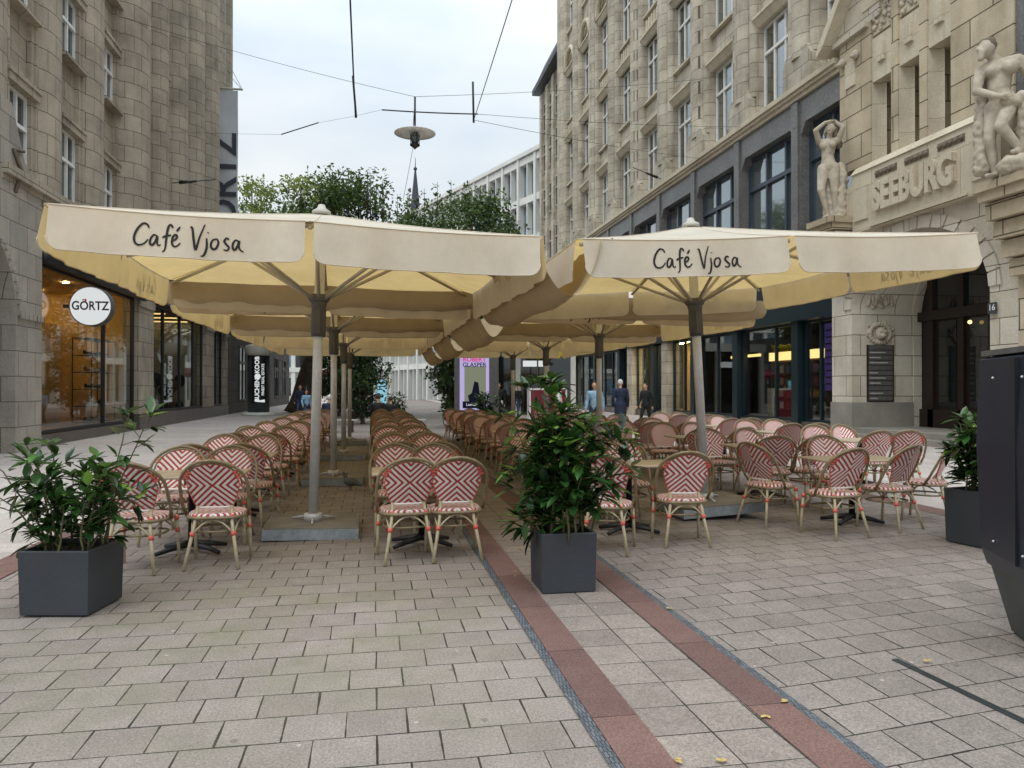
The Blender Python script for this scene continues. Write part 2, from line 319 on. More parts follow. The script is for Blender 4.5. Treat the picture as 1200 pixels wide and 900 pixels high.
# ------------------------------------------------------------------ mesh builder
class MB:
    def __init__(s): s.v = []; s.f = []; s.mi = []; s.smooth = []
    def add(s, vs, fs, mi=0, sm=False):
        o = len(s.v); s.v += [tuple(p) for p in vs]
        for f in fs: s.f.append(tuple(i + o for i in f)); s.mi.append(mi); s.smooth.append(sm)
        return s
    def box(s, x0, x1, y0, y1, z0, z1, mi=0):
        if x0 > x1: x0, x1 = x1, x0
        if y0 > y1: y0, y1 = y1, y0
        return s.add([(x0, y0, z0), (x1, y0, z0), (x1, y1, z0), (x0, y1, z0), (x0, y0, z1), (x1, y0, z1), (x1, y1, z1), (x0, y1, z1)],
                     [(0, 3, 2, 1), (4, 5, 6, 7), (0, 1, 5, 4), (1, 2, 6, 5), (2, 3, 7, 6), (3, 0, 4, 7)], mi)
    def rbox(s, c, size, bev=0.01, mi=0, rz=0):
        # bevelled box
        bm = bmesh.new(); bmesh.ops.create_cube(bm, size=1)
        for v in bm.verts: v.co = Vector((v.co.x * size[0], v.co.y * size[1], v.co.z * size[2]))
        bmesh.ops.bevel(bm, geom=bm.edges[:], offset=bev, segments=2, affect='EDGES', profile=0.5)
        m = Matrix.Translation(c) @ Matrix.Rotation(rz, 4, 'Z')
        bm.verts.index_update(); s.add([m @ v.co for v in bm.verts], [[v.index for v in f.verts] for f in bm.faces], mi); bm.free(); return s
    def tube(s, pts, r, seg=8, mi=0, cap=True, closed=False):
        pts = [Vector(p) for p in pts]; n = len(pts); rs = r if isinstance(r, (list, tuple)) else [r] * n
        vs = []; fs = []; up = None
        for i, p in enumerate(pts):
            if closed: t = pts[(i + 1) % n] - pts[i - 1]
            else: t = pts[min(i + 1, n - 1)] - pts[max(i - 1, 0)]
            if t.length < 1e-9: t = Vector((0, 0, 1))
            t.normalize()
            if up is None:
                up = Vector((0, 0, 1)) if abs(t.z) < 0.9 else Vector((0, 1, 0))
            a = t.cross(up)
            if a.length < 1e-4: a = t.cross(Vector((1, 0, 0)))
            a.normalize(); b = a.cross(t).normalized(); up = b
            for k in range(seg):
                an = 2 * PI * k / seg; vs.append(p + (a * math.cos(an) + b * math.sin(an)) * rs[i])
        m = n if closed else n - 1
        for i in range(m):
            for k in range(seg):
                j = (i + 1) % n; fs.append((i * seg + k, i * seg + (k + 1) % seg, j * seg + (k + 1) % seg, j * seg + k))
        if cap and not closed:
            fs.append(tuple(range(seg))[::-1]); fs.append(tuple((n - 1) * seg + k for k in range(seg)))
        return s.add(vs, fs, mi, True)
    def lathe(s, prof, c=(0, 0, 0), seg=20, mi=0, sm=True):
        vs = []; fs = []
        for (r, z) in prof:
            for k in range(seg):
                a = 2 * PI * k / seg; vs.append((c[0] + r * math.cos(a), c[1] + r * math.sin(a), c[2] + z))
        n = len(prof)
        for i in range(n - 1):
            for k in range(seg): fs.append((i * seg + k, i * seg + (k + 1) % seg, (i + 1) * seg + (k + 1) % seg, (i + 1) * seg + k))
        fs.append(tuple(range(seg))[::-1]); fs.append(tuple((n - 1) * seg + k for k in range(seg)))
        return s.add(vs, fs, mi, sm)
    def cyl(s, a, b, r, seg=12, mi=0): return s.tube([a, b], r, seg, mi)
    def prism(s, poly, axis, a, b, mi=0):
        # poly in the two other axes; axis 'x': (y,z), 'y': (x,z), 'z': (x,y)
        def P(p, t): return {'x': (t, p[0], p[1]), 'y': (p[0], t, p[1]), 'z': (p[0], p[1], t)}[axis]
        n = len(poly); vs = [P(p, a) for p in poly] + [P(p, b) for p in poly]
        fs = [tuple(range(n)), tuple(range(2 * n - 1, n - 1, -1))] + [(i, i + n, (i + 1) % n + n, (i + 1) % n) for i in range(n)]
        return s.add(vs, fs, mi)
    def ico(s, c, r, sc=(1, 1, 1), mi=0, sub=2):
        bm = bmesh.new(); bmesh.ops.create_icosphere(bm, subdivisions=sub, radius=r); bm.verts.index_update()
        s.add([(c[0] + v.co.x * sc[0], c[1] + v.co.y * sc[1], c[2] + v.co.z * sc[2]) for v in bm.verts], [[v.index for v in f.verts] for f in bm.faces], mi, True); bm.free(); return s
    def arch(s, y0, y1, z0, z1, yc, hw, zs, rise, x0, x1, mi=0, seg=24):
        # wall in the YZ plane between x0 and x1 with an arched opening down to z0
        s.box(x0, x1, y0, yc - hw, z0, z1, mi); s.box(x0, x1, yc + hw, y1, z0, z1, mi)
        arc = [(yc - hw * math.cos(PI * i / seg), zs + rise * math.sin(PI * i / seg)) for i in range(seg + 1)]
        for i in range(seg):
            (a, za), (b, zb) = arc[i], arc[i + 1]
            vs = [(x0, a, za), (x0, b, zb), (x0, b, z1), (x0, a, z1), (x1, a, za), (x1, b, zb), (x1, b, z1), (x1, a, z1)]
            s.add(vs, [(0, 1, 2, 3), (7, 6, 5, 4), (0, 4, 5, 1), (3, 2, 6, 7)], mi)
        return s

def tag(o, label=None, cat=None, group=None, kind=None):
    if label: o['label'] = label
    if cat: o['category'] = cat
    if group: o['group'] = group
    if kind: o['kind'] = kind
    return o
def wloc(p):
    v = Vector((0, 0, 0))
    while p is not None: v += p.location; p = p.parent
    return v
def build(name, mb, mats, parent=None, local=False):
    if not isinstance(mats, (list, tuple)): mats = [mats]
    off = Vector((0, 0, 0)) if (local or parent is None) else wloc(parent)
    me = bpy.data.meshes.new(name)
    me.from_pydata([(p[0] - off.x, p[1] - off.y, p[2] - off.z) for p in mb.v], [], mb.f)
    for m in mats: me.materials.append(M[m] if isinstance(m, str) else m)
    me.polygons.foreach_set('material_index', mb.mi); me.polygons.foreach_set('use_smooth', mb.smooth); me.update()
    o = bpy.data.objects.new(name, me); COL.objects.link(o)
    if parent: o.parent = parent
    return o
def thing(name, loc, label, cat, group=None, rz=0):
    o = bpy.data.objects.new(name, None); o.empty_display_size = 0.1; o.location = loc; o.rotation_euler = (0, 0, rz); COL.objects.link(o)
    return tag(o, label, cat, group)
KIDS = {}
def copy_tree(o, parent=None):
    c = o.copy(); COL.objects.link(c); c.parent = parent
    for ch in [x for x in o.children]: copy_tree(ch, c)
    return c
_fc = {}
def text_mb(txt, size, depth=0.0, mirror=False, res=3, width=None):
    cu = bpy.data.curves.new('t', 'FONT'); cu.body = txt; cu.size = size; cu.extrude = depth; cu.align_x = 'CENTER'; cu.align_y = 'CENTER'; cu.resolution_u = res
    if width: cu.offset = width
    o = bpy.data.objects.new('t', cu); COL.objects.link(o); bpy.context.view_layer.update()
    me = bpy.data.meshes.new_from_object(o); vs = [v.co.copy() for v in me.vertices]; fs = [tuple(p.vertices) for p in me.polygons]
    bpy.data.objects.remove(o); bpy.data.curves.remove(cu); bpy.data.meshes.remove(me)
    return vs, fs
def put_text(mb, txt, size, mat4, depth=0.0, mi=0, sx=1.0, width=None):
    vs, fs = text_mb(txt, size, depth, width=width); mb.add([mat4 @ Vector((v.x * sx, v.y, v.z)) for v in vs], fs, mi); return mb
def frame(o, xdir, ydir):
    x = Vector(xdir).normalized(); y = Vector(ydir).normalized(); z = x.cross(y)
    m = Matrix((x, y, z)).transposed().to_4x4(); m.translation = Vector(o); return m
# ================================================================== GROUND
def sheet(name, x0, x1, y0, y1, z, mat, poly=None):
    mb = MB(); p = poly or [(x0, y0), (x1, y0), (x1, y1), (x0, y1)]
    mb.add([(a, b, z) for a, b in p], [tuple(range(len(p)))]); return tag(build(name, mb, mat), kind='structure')
sheet('ground', -300, 300, -40, 500, 0.0, 'pave')
sheet('pavement', -8.9, -3.32, -6, 130, 0.004, 'paveL')
sheet('red_paving_strip', -3.32, -2.98, -6, 130, 0.008, 'paveRed')
sheet('grey_setts_strip', 0.955, 1.01, -2, 60, 0.008, 'paveKerb')
sheet('red_paving_strip', 1.01, 1.23, -2, 60, 0.012, 'paveRed')
sheet('band_paving', 1.23, 1.79, -2, 60, 0.008, 'paveC')
sheet('red_paving_strip', 1.79, 2.01, -2, 60, 0.012, 'paveRed')
sheet('grey_setts_strip', 2.01, 2.065, -2, 60, 0.008, 'paveKerb')
sheet('right_paving', 2.065, 6.85, -6, 60, 0.004, 'paveR')
sheet('red_paving_strip', 6.85, 7.2, -6, 130, 0.008, 'paveRed')
sheet('far_pavement', 7.2, 15.6, -6, 130, 0.004, 'paveL')
# drain channel
mb = MB()
d0, d1 = Vector((2.93, 3.93, 0)), Vector((3.0, 2.6, 0)); dd = (d1 - d0).normalized(); nn = Vector((-dd.y, dd.x, 0))
for a, b in ((-0.018, -0.012), (-0.003, 0.003), (0.012, 0.018)):
    q = [d0 + nn * a, d0 + nn * b, d1 + nn * b, d1 + nn * a]
    mb.add([(v.x, v.y, 0.006) for v in q] + [(v.x, v.y, 0.014) for v in q], [(4, 5, 6, 7), (0, 1, 5, 4), (1, 2, 6, 5), (2, 3, 7, 6), (3, 0, 4, 7)])
tag(build('drain_slot', mb, 'lowgrey'), 'narrow metal slot drain let into the pavers at lower right', 'drain')

# ================================================================== helpers for facades (planes of constant X)
def half_shaft(mb, yc, x, r, z0, z1, side, depth=None, mi=0, seg=12):
    # bulging pilaster shaft; side=+1 bulges to +X, -1 to -X
    d = depth or r
    poly = [(x + side * d * math.sin(PI * i / seg), yc - r * math.cos(PI * i / seg)) for i in range(seg + 1)]
    n = len(poly); vs = [(p[0], p[1], z0) for p in poly] + [(p[0], p[1], z1) for p in poly]
    fs = [(i, i + 1, i + 1 + n, i + n) for i in range(n - 1)]
    o = len(mb.v); mb.add(vs, fs, mi, True); mb.add(vs[:n], [tuple(range(n))], mi); mb.add(vs[n:], [tuple(range(n))], mi)
def window(parent, x, y0, y1, z0, z1, side, fm, pm, transom=0.62, mull=(), fw=0.07, depth=0.1):
    # window in plane x, facing side; frame + pane
    mb = MB(); xa, xb = x, x + side * depth
    mb.box(xa, xb, y0, y0 + fw, z0, z1); mb.box(xa, xb, y1 - fw, y1, z0, z1)
    mb.box(xa, xb, y0 + fw, y1 - fw, z0, z0 + fw); mb.box(xa, xb, y0 + fw, y1 - fw, z1 - fw, z1)
    if transom:
        zt = z0 + (z1 - z0) * transom; mb.box(xa, xb + side * 0.03, y0 + fw, y1 - fw, zt - fw * 0.7, zt + fw * 0.7)
    for m in mull:
        ym = y0 + (y1 - y0) * m; mb.box(xa + side * 0.002, xb + side * 0.012, ym - fw * 0.5, ym + fw * 0.5, z0 + fw, z1 - fw)
    w = build('window', mb, fm, parent)
    pb = MB().box(x + side * 0.02, x + side * 0.04, y0 + fw * 0.5, y1 - fw * 0.5, z0 + fw * 0.5, z1 - fw * 0.5)
    p = build('pane', pb, pm, None); 
    off = wloc(parent)
    for v in p.data.vertices: v.co -= off
    p.parent = w
    return w

# ================================================================== LEFT STONE BUILDING  (face at X=-8.8)
LX = -8.8
LB = thing('stone_building', (LX, 35, 0), 'brown sandstone office building on the left, with bulging round pilasters above the shoe shop', 'building')
w = MB(); ZT = 27.0
w.box(LX - 12, LX - 0.45, 20.0, 48.5, 5.4, ZT)                      # body behind
bays = [21.33, 24.6, 27.98, 31.3, 34.3, 37.3, 40.3, 43.3, 46.2]     # window centres
HW = 0.62
rows = [(6.95, 9.12), (11.25, 13.12), (14.95, 17.1), (18.95, 21.1), (22.9, 25.1)]
edges = [19.6] + [b + s * HW for b in bays for s in (-1, 1)] + [48.5]
for i in range(0, len(edges), 2):                                   # piers between windows
    a, b = edges[i], edges[i + 1]
    w.box(LX - 0.5, LX, a, b, 5.4, ZT)
for (za, zb) in [(5.4, 6.95)] + [(rows[i][1], rows[i + 1][0]) for i in range(4)] + [(25.1, ZT)]:
    for b in bays:
        w.box(LX - 0.5, LX - 0.13, b - HW, b + HW, za, zb)
# pilaster shafts
for yc, r, d in [(19.9, 0.55, 0.2), (22.95, 0.7, 0.26), (26.3, 0.74, 0.3), (29.75, 0.98, 0.8), (32.8, 0.62, 0.7), (35.8, 0.66, 0.75), (38.8, 0.8, 0.85), (41.8, 0.98, 0.95), (44.9, 0.75, 0.7), (47.6, 0.6, 0.6)]:
    half_shaft(w, yc, LX - 0.002, r, 6.86, ZT, +1, d)
    w.box(LX - 0.3, LX + 0.06, yc - r - 0.14, yc - r + 0.02, 6.86, ZT); w.box(LX - 0.3, LX + 0.06, yc + r - 0.02, yc + r + 0.14, 6.86, ZT)
build('wall', w, 'stoneL', LB)
t = MB(); t.box(LX - 0.2, LX + 0.42, 19.7, 48.5, 6.62, 6.86); t.box(LX - 0.2, LX + 0.3, 19.7, 48.5, 6.5, 6.617)
build('cornice', t, 'stoneL', LB)
for b in bays:
    for (za, zb) in rows:
        t = MB(); t.prism([(LX - 0.2, za - 0.14), (LX + 0.2, za - 0.14), (LX + 0.2, za - 0.05), (LX - 0.2, za)], 'y', b - HW - 0.22, b + HW + 0.22); build('window_sill', t, 'stoneL', LB)
        t = MB(); t.box(LX - 0.2, LX + 0.12, b - HW - 0.25, b + HW + 0.25, zb, zb + 0.2); t.box(LX - 0.2, LX + 0.16, b - HW - 0.3, b + HW + 0.3, zb + 0.2, zb + 0.3); build('lintel', t, 'stoneL', LB)
for b in bays:
    for (za, zb) in rows:
        if b > 40 and za < 10: pass
        window(LB, LX - 0.2, b - HW, b + HW, za, zb, 1, 'white', 'pane', 0.6, (0.5,), 0.07)
# ground floor piers, shop window surrounds
g = MB()
for (a, b) in [(31.15, 33.1), (43.0, 45.1), (48.2, 49.2)]:
    g.box(LX - 0.5, LX + 0.08, a, b, 0.6, 5.1)
    g.box(LX - 0.5, LX + 0.14, a - 0.02, b + 0.02, 4.7, 5.0)
g.box(LX - 0.55, LX + 0.03, 21.9, 49.2, 5.28, 6.5)
build('ground_floor_piers', g, 'stoneL', LB)
g = MB(); g.box(LX - 0.5, LX + 0.12, 31.15, 49.2, 0, 0.58); g.box(LX - 0.5, LX + 0.05, 21.95, 31.15, 0, 0.3)
build('plinth', g, 'granD', LB)
a = MB(); a.tube([(LX + 0.28, 21.95, 5.04), (LX + 0.28, 31.1, 5.04)], 0.17, 14); a.box(LX - 0.05, LX + 0.2, 21.95, 31.1, 5.0, 5.25)
build('awning_box', a, 'black', LB)
a = MB(); a.tube([(LX + 0.2, 33.2, 5.04), (LX + 0.2, 42.9, 5.04)], 0.12, 12); a.tube([(LX + 0.2, 45.2, 5.04), (LX + 0.2, 48.1, 5.04)], 0.12, 12)
build('awning_box', a, 'black', LB)
def shopfront(parent, x, y0, y1, z0, z1, side, mulls, fm='black', fw=0.09, transom=None, name='shop_window'):
    mb = MB(); xa, xb = x - side * 0.06, x + side * 0.06
    for m in [y0 + fw / 2] + list(mulls) + [y1 - fw / 2]: mb.box(xa, xb, m - fw / 2, m + fw / 2, z0, z1)
    pts = [y0] + list(mulls) + [y1]
    mb.box(xa + side * 0.004, xb - side * 0.004, y0, y1, z0, z0 + fw); mb.box(xa + side * 0.004, xb - side * 0.004, y0, y1, z1 - fw, z1)
    if transom: mb.box(xa + side * 0.004, xb - side * 0.004, y0, y1, transom - fw / 2, transom + fw / 2)
    w_ = build(name, mb, fm, parent)
    p = build('pane', MB().box(x - 0.006, x + 0.006, y0 + 0.02, y1 - 0.02, z0 + 0.02, z1 - 0.02), 'glass')
    off = wloc(parent)
    for v in p.data.vertices: v.co -= off
    p.parent = w_
    return w_
shopfront(LB, LX - 0.15, 22.0, 31.1, 0.32, 5.0, 1, [27.9])
shopfront(LB, LX - 0.15, 33.15, 42.95, 0.6, 5.0, 1, [35.3, 38.2, 40.9])
shopfront(LB, LX - 0.15, 45.15, 48.15, 0.6, 5.0, 1, [46.6])
# interiors
r_ = MB(); r_.box(-16.2, -16, 21.5, 31.6, 0.3, 5.2); r_.box(-16.2, LX - 0.3, 31.2, 31.5, 0.3, 5.2); r_.box(-16.2, LX - 0.3, 21.5, 21.8, 0.3, 5.2)
r_.box(-11.6, -11.4, 27.0, 31.0, 0.3, 3.9)
build('shop_interior_walls', r_, 'warmwall', LB)
r_ = MB(); r_.box(-16.2, LX - 0.2, 21.6, 31.5, 5.1, 5.2); r_.box(-16.2, LX - 0.2, 31.6, 49, 5.1, 5.2); build('shop_ceiling', r_, 'warmwall', LB)
r_ = MB(); r_.box(-16.2, LX - 0.2, 21.6, 31.5, 0.25, 0.31); r_.box(-16.2, LX - 0.2, 31.6, 49, 0.5, 0.59); build('shop_floor', r_, 'warmfloor', LB)
r_ = MB(); r_.box(-13.2, -13, 31.6, 49, 0.5, 5.2); r_.box(-13, LX - 0.3, 43.1, 43.3, 0.5, 5.2); r_.box(-13, LX - 0.3, 48.3, 48.5, 0.5, 5.2); build('shop_back_wall', r_, 'curtain', LB)
lm = MB()
for i in range(4):
    for j in range(4): lm.lathe([(0.09, 0), (0.09, 0.03)], (-10.0 - i * 1.5 - 0.3 * (j % 2), 22.8 + j * 2.4, 5.06), 10)
build('ceiling_spots', lm, 'lampW', LB)
lm = MB()
for j in range(5): lm.box(-12, -9.6, 33.8 + j * 2.2, 33.95 + j * 2.2, 5.05, 5.09)
build('ceiling_strips', lm, 'lampS', LB)
LBX = LX + 0.0
# shelving with shoes (thing inside the shop)
def shelf_unit(name, x0, x1, y0, y1, z0, z1, n, label, fm='black', items='black', group=None, seed=1, cat='shelf'):
    rn = random.Random(seed)
    sh = thing(name, ((x0 + x1) / 2, (y0 + y1) / 2, z0), label, cat, group)
    f = MB()
    for x in (x0, x1):
        for y in (y0, y1): f.box(x - 0.015, x + 0.015, y - 0.015, y + 0.015, z0, z1)
    build('frame', f, fm, sh)
    for i in range(n):
        z = z0 + (z1 - z0) * i / (n - 1) - (0.03 if i else 0)
        build('shelf_board', MB().box(x0, x1, y0, y1, z, z + 0.025), fm, sh)
    return sh
shelf_unit('display_shelf', -10.0, -9.4, 28.2, 30.6, 0.4, 3.3, 6, 'thin black metal display shelf of shoes behind the shoe shop window', 'black')
rn = random.Random(3)
def shoe(loc, rz, mat, label, group):
    mb = MB(); mb.ico((0.06, 0, 0.05), 0.08, (1.5, 0.6, 0.6), sub=2); mb.ico((-0.08, 0, 0.08), 0.07, (0.9, 0.6, 1.1), sub=2)
    o = build('shoe', mb, mat); o.location = loc; o.rotation_euler = (0, 0, rz); return tag(o, label, 'shoe', group)
k = 0
for i, lv in enumerate(('lowest', 'second', 'third', 'fourth', 'top')):
    zz = 0.4 + 2.9 * i / 5 + 0.03
    for j, ps in enumerate(('near', 'middle', 'far')):
        shoe((-9.7, 28.7 + j * 0.7, zz), rn.uniform(-0.5, 0.5), ['cBlack', 'brownB', 'cWhite', 'cBlack', 'cNavy'][(i * 2 + j) % 5],
             '%s shoe at the %s end of the %s board of the black display shelf' % (['black', 'brown', 'white', 'black', 'navy'][(i * 2 + j) % 5], ps, lv) if ps != 'middle' else '%s shoe midway along the %s board of the black display shelf' % (['black', 'brown', 'white', 'black', 'navy'][(i * 2 + j) % 5], lv), 'shoes on the display shelf')
# goods in the second shop window : potted plants / handbags on low tables
for j in range(6):
    y = 34.3 + j * 1.45
    mb = MB(); hh = 0.8 + 0.25 * (j % 3); mb.lathe([(0.12, 0), (0.2, 0.1), (0.14, 0.3), (0.05, 0.4), (0.04, hh - 0.3), (0.24, hh - 0.1), (0.3, hh + 0.1), (0.18, hh + 0.35), (0.02, hh + 0.42)], (0, 0, 0), 14)
    o = build('display_bust', mb, ['cBlack', 'brownB', 'cNavy'][j % 3]); o.location = (-9.7, y, 0.59)
    tag(o, '%s shop display form, %s in the tall mullioned window left' % (['black', 'brown', 'navy'][j % 3], ['nearest', 'second nearest', 'third', 'fourth', 'fifth', 'farthest'][j]), 'display', 'display forms in the shop window')

# stone portal at the far left edge
PL = thing('stone_portal', (LX, 18, 0), 'pale grey stone doorway surround with a carved arch at the left edge', 'portal')
g = MB(); g.arch(14.6, 21.88, 0, 6.3, 18.2, 2.2, 3.4, 2.0, LX - 0.6, LX + 0.3); 
g.prism([(14.6, 6.3), (21.88, 6.3), (21.88, 6.6), (20.9, 7.2), (20.2, 8.4), (14.6, 8.6)], 'x', LX - 0.5, LX + 0.28)
build('wall', g, 'stoneLp', PL)
g = MB()
for i in range(25):
    an = PI * i / 24
    g.box(LX + 0.302, LX + 0.36, 18.2 - 2.32 * math.cos(an) - 0.05, 18.2 - 2.32 * math.cos(an) + 0.05, 3.4 + 2.12 * math.sin(an) - 0.06, 3.4 + 2.12 * math.sin(an) + 0.06)
for i in range(6): g.box(LX + 0.302, LX + 0.38, 20.55 + i * 0.22, 20.7 + i * 0.22, 3.28, 3.42)
build('dentil_moulding', g, 'stoneLp', PL)
g = MB(); g.tube([(LX + 0.33, 20.3, 6.3), (LX + 0.33, 20.6, 6.9), (LX + 0.33, 20.2, 7.3), (LX + 0.33, 20.7, 7.4)], 0.05, 6); build('carved_ornament', g, 'sculptD', PL)
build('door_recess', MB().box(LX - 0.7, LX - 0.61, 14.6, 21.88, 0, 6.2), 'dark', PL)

# banner on the left building
BN = thing('banner', (-8.0, 44.3, 12), 'tall grey vertical banner with rotated dark capitals hanging from the left facade', 'banner')
g = MB(); 
n = 14
vs = []; 
for i in range(n + 1):
    z = 8.6 + (18.0 - 8.6) * i / n
    for j in range(5):
        x = -8.75 + 1.4 * j / 4; vs.append((x, 44.3 + 0.05 * math.sin(i * 0.9 + j * 1.3), z))
fs = [(i * 5 + j, i * 5 + j + 1, (i + 1) * 5 + j + 1, (i + 1) * 5 + j) for i in range(n) for j in range(4)]
g.add(vs, fs, 0, True); build('cloth', g, 'banner', BN)
m4 = frame((-8.03, 44.22, 12.3), (0, 0, 1), (-1, 0, 0))
g = put_text(MB(), 'GÖRTZ', 1.95, m4, 0.01, 0, 1.0, 0.03); build('lettering', g, 'bannerT', BN)
g = MB(); g.ico((-8.68, 44.2, 10.65), 0.14, (1, 0.2, 1)); g.ico((-8.68, 44.2, 11.0), 0.14, (1, 0.2, 1)); build('red_dots', g, 'redp', BN)
g = MB(); g.tube([(-8.9, 44.3, 18.1), (-7.1, 44.3, 18.1)], 0.06, 8); g.tube([(-8.9, 44.3, 8.5), (-7.2, 44.3, 8.5)], 0.05, 8)
build('pole', g, 'greyframe', BN)
g = MB(); g.tube([(-8.6, 42.6, 20.8), (-7.15, 44.3, 18.15)], 0.015, 5); g.tube([(-8.7, 41.0, 19.3), (-7.2, 44.3, 18.15)], 0.015, 5); build('stay_wire', g, 'greyframe', BN)

# round hanging sign of the shoe shop
SG = thing('round_sign', (-8.15, 24.4, 3.95), 'round white lightbox sign with black capitals projecting over the shoe shop window', 'sign')
g = MB(); c = Vector((-8.12, 24.4, 3.97)); rad = 0.58
vs = []; seg = 40
g.tube([c + Vector((0, 0.16, 0)), c + Vector((0, -0.16, 0))], rad, seg); build('drum', g, 'cover', SG)
g = MB(); g.tube([c + Vector((0, -0.162, 0)), c + Vector((0, -0.172, 0))], rad - 0.03, seg); build('face', g, 'signW', SG)
m4 = frame(c + Vector((0, -0.18, 0)), (1, 0, 0), (0, 0, 1))
g = put_text(MB(), 'GÖRTZ', 0.36, m4, 0.004, 0, 0.82, 0.008); build('lettering', g, 'signK', SG)
g = MB(); g.ico((c.x - 0.125, c.y - 0.184, c.z + 0.17), 0.03, (1, 0.2, 1.6)); build('red_mark', g, 'redp', SG)
g = MB(); g.box(LX - 0.1, c.x - rad + 0.03, 24.36, 24.44, c.z - 0.05, c.z + 0.05); build('bracket', g, 'black', SG)

# low dark wall building beyond, left
AN = thing('annex_building', (LX, 64, 0), 'low dark stone-clad building beyond the left shops', 'building')
g = MB(); g.box(LX - 10, LX + 0.1, 49.3, 84, 0, 6.8); build('wall', g, 'wallD', AN)
for i in range(5):
    y = 53 + i * 6.2
    window(AN, LX + 0.08, y, y + 2.6, 0.8, 4.4, 1, 'black', 'paneD', 0.7, (0.5,), 0.09, 0.08)

# ================================================================== RIGHT STONE BUILDING  (face at X=15.5)
RX = 15.5
RB = thing('stone_building', (RX, 44, 0), 'yellow sandstone office building on the right, rising above petrol shopfronts', 'building')
far = [24.7 + 4.5 * i for i in range(9)]           # far edge of each upper opening
OW = 2.55
rrows = [(13.05, 16.4), (18.2, 21.6), (23.3, 27.0), (30.6, 34.0)]
w = MB(); w.box(RX + 1.4, RX + 14, 14.0, 63.5, 12.4, 38)
eds = [14.0]
for f in far: eds += [f - OW, f]
eds.append(63.5)
for i in range(0, len(eds), 2):
    w.box(RX + 0.02, RX + 1.39, eds[i], eds[i + 1], 12.6, 38)
for (za, zb) in [(12.6, 13.05)] + [(rrows[i][1], rrows[i + 1][0]) for i in range(3)] + [(34.0, 38)]:
    for f in far: w.box(RX + 0.2, RX + 1.39, f - OW, f, za, zb)
for f in far:
    # piers : between f and next opening start
    a, b = f, f + 4.5 - OW; c_ = (a + b) / 2
    half_shaft(w, c_, RX + 0.021, 0.52, 13.6, 38, -1, 0.42)
    half_shaft(w, a + 0.24, RX + 0.022, 0.2, 13.6, 38, -1, 0.2, seg=8); half_shaft(w, b - 0.24, RX + 0.022, 0.2, 13.6, 38, -1, 0.2, seg=8)
    w.prism([(a + 0.08, 12.6), (b - 0.08, 12.6), (b - 0.08, 13.5), (b - 0.3, 13.9), (a + 0.3, 13.9), (a + 0.08, 13.5)], 'x', RX - 0.32, RX + 0.05)
w.box(RX - 0.1, RX + 0.65, 62.3, 63.5, 12.6, 38)
build('wall', w, 'stoneR', RB)
t = MB()
t.box(RX - 0.42, RX + 0.3, 23.2, 63.5, 12.42, 12.6); t.box(RX - 0.34, RX + 0.3, 23.2, 63.5, 12.3, 12.417); t.box(RX - 0.24, RX + 0.3, 23.2, 63.5, 12.15, 12.297)
build('cornice', t, 'stoneRs', RB)
for f in far:
    for i, (za, zb) in enumerate(rrows):
        if i: build('window_sill', MB().box(RX + 0.02, RX + 0.5, f - OW, f, za - 0.12, za), 'stoneRs', RB)
        if i < 3:
            t = MB(); t.prism([(RX - 0.12, zb + 0.3), (RX + 0.2, zb + 0.3), (RX + 0.2, zb), (RX + 0.08, zb)], 'y', f - OW - 0.08, f + 0.08)
            t.box(RX - 0.16, RX + 0.19, f - OW - 0.1, f + 0.1, zb + 0.3, zb + 0.42)
            for k_ in range(5 if i == 1 else 0): t.box(RX + 0.04, RX + 0.21, f - OW + 0.35 + k_ * 0.42, f - OW + 0.5 + k_ * 0.42, zb + 0.65, rrows[i + 1][0] - 0.4)
            build('lintel', t, 'stoneRs', RB)
    t = MB(); t.tube([(RX - 0.05, f - OW / 2 - (OW / 2 + 0.1) * math.cos(PI * q / 12), 27.3 + 1.5 * math.sin(PI * q / 12)) for q in range(13)], 0.18, 8)
    build('arched_hood', t, 'stoneRs', RB)
for f in far:
    for (za, zb) in rrows:
        wo = window(RB, RX + 0.42, f - OW + 0.02, f - 0.02, za, zb, -1, 'white', 'glassU', 0.66, (0.33, 0.66), 0.085)
for ii, f in enumerate(far):
    for jj, (za, zb) in enumerate(rrows[:3]):
        q_ = (ii * 3 + jj * 5) % 7
        if q_ < 5: build('window_blind', MB().box(RX + 0.46, RX + 0.47, f - OW + 0.06, f - OW + 0.55 + 0.14 * q_, za + 0.02, zb), 'curtain', RB)
        if q_ in (1, 4, 6): build('window_blind', MB().box(RX + 0.48, RX + 0.49, f - 0.6, f - 0.05, za + 0.02, zb), 'curtain', RB)
# mezzanine in blue-grey granite
g = MB(); mez = [23.7 + 4.6 * i for i in range(9)]
HM = 1.98
for i, c_ in enumerate(mez):
    a, b = c_ - HM, c_ + HM
    
    nxt = mez[i + 1] - HM if i + 1 < len(mez) else 63.5
    g.box(RX - 0.12, RX + 0.6, b, nxt, 6.3, 12.15)
    g.box(RX - 0.12, RX + 0.6, a, b, 11.25, 12.15); g.box(RX - 0.12, RX + 0.6, a, b, 6.3, 7.1)
    for yy, s_ in ((a, 1), (b, -1)):
        g.prism([(yy, 11.25), (yy + s_ * (0.3 if s_ < 0 else 0.12), 11.25), (yy, 10.8 if s_ < 0 else 11.1)], 'x', RX - 0.118, RX + 0.3)
    g.box(RX - 0.2, RX - 0.12, b + 0.1, min(nxt, 63.5) - 0.1, 6.4, 12.1)
    for q in range(3): g.ico((RX - 0.2, b + 0.3 + (nxt - b - 0.6) * 0.5, 11.2 - q * 1.6), 0.04, (0.5, 1, 1), sub=1)
build('mezzanine_cladding', g, 'granB', RB)
for c_ in mez: window(RB, RX + 0.35, c_ - HM, c_ + HM, 7.1, 11.25, -1, 'blueframe', 'paneM', 0.68, (0.25, 0.62), 0.12, 0.14)
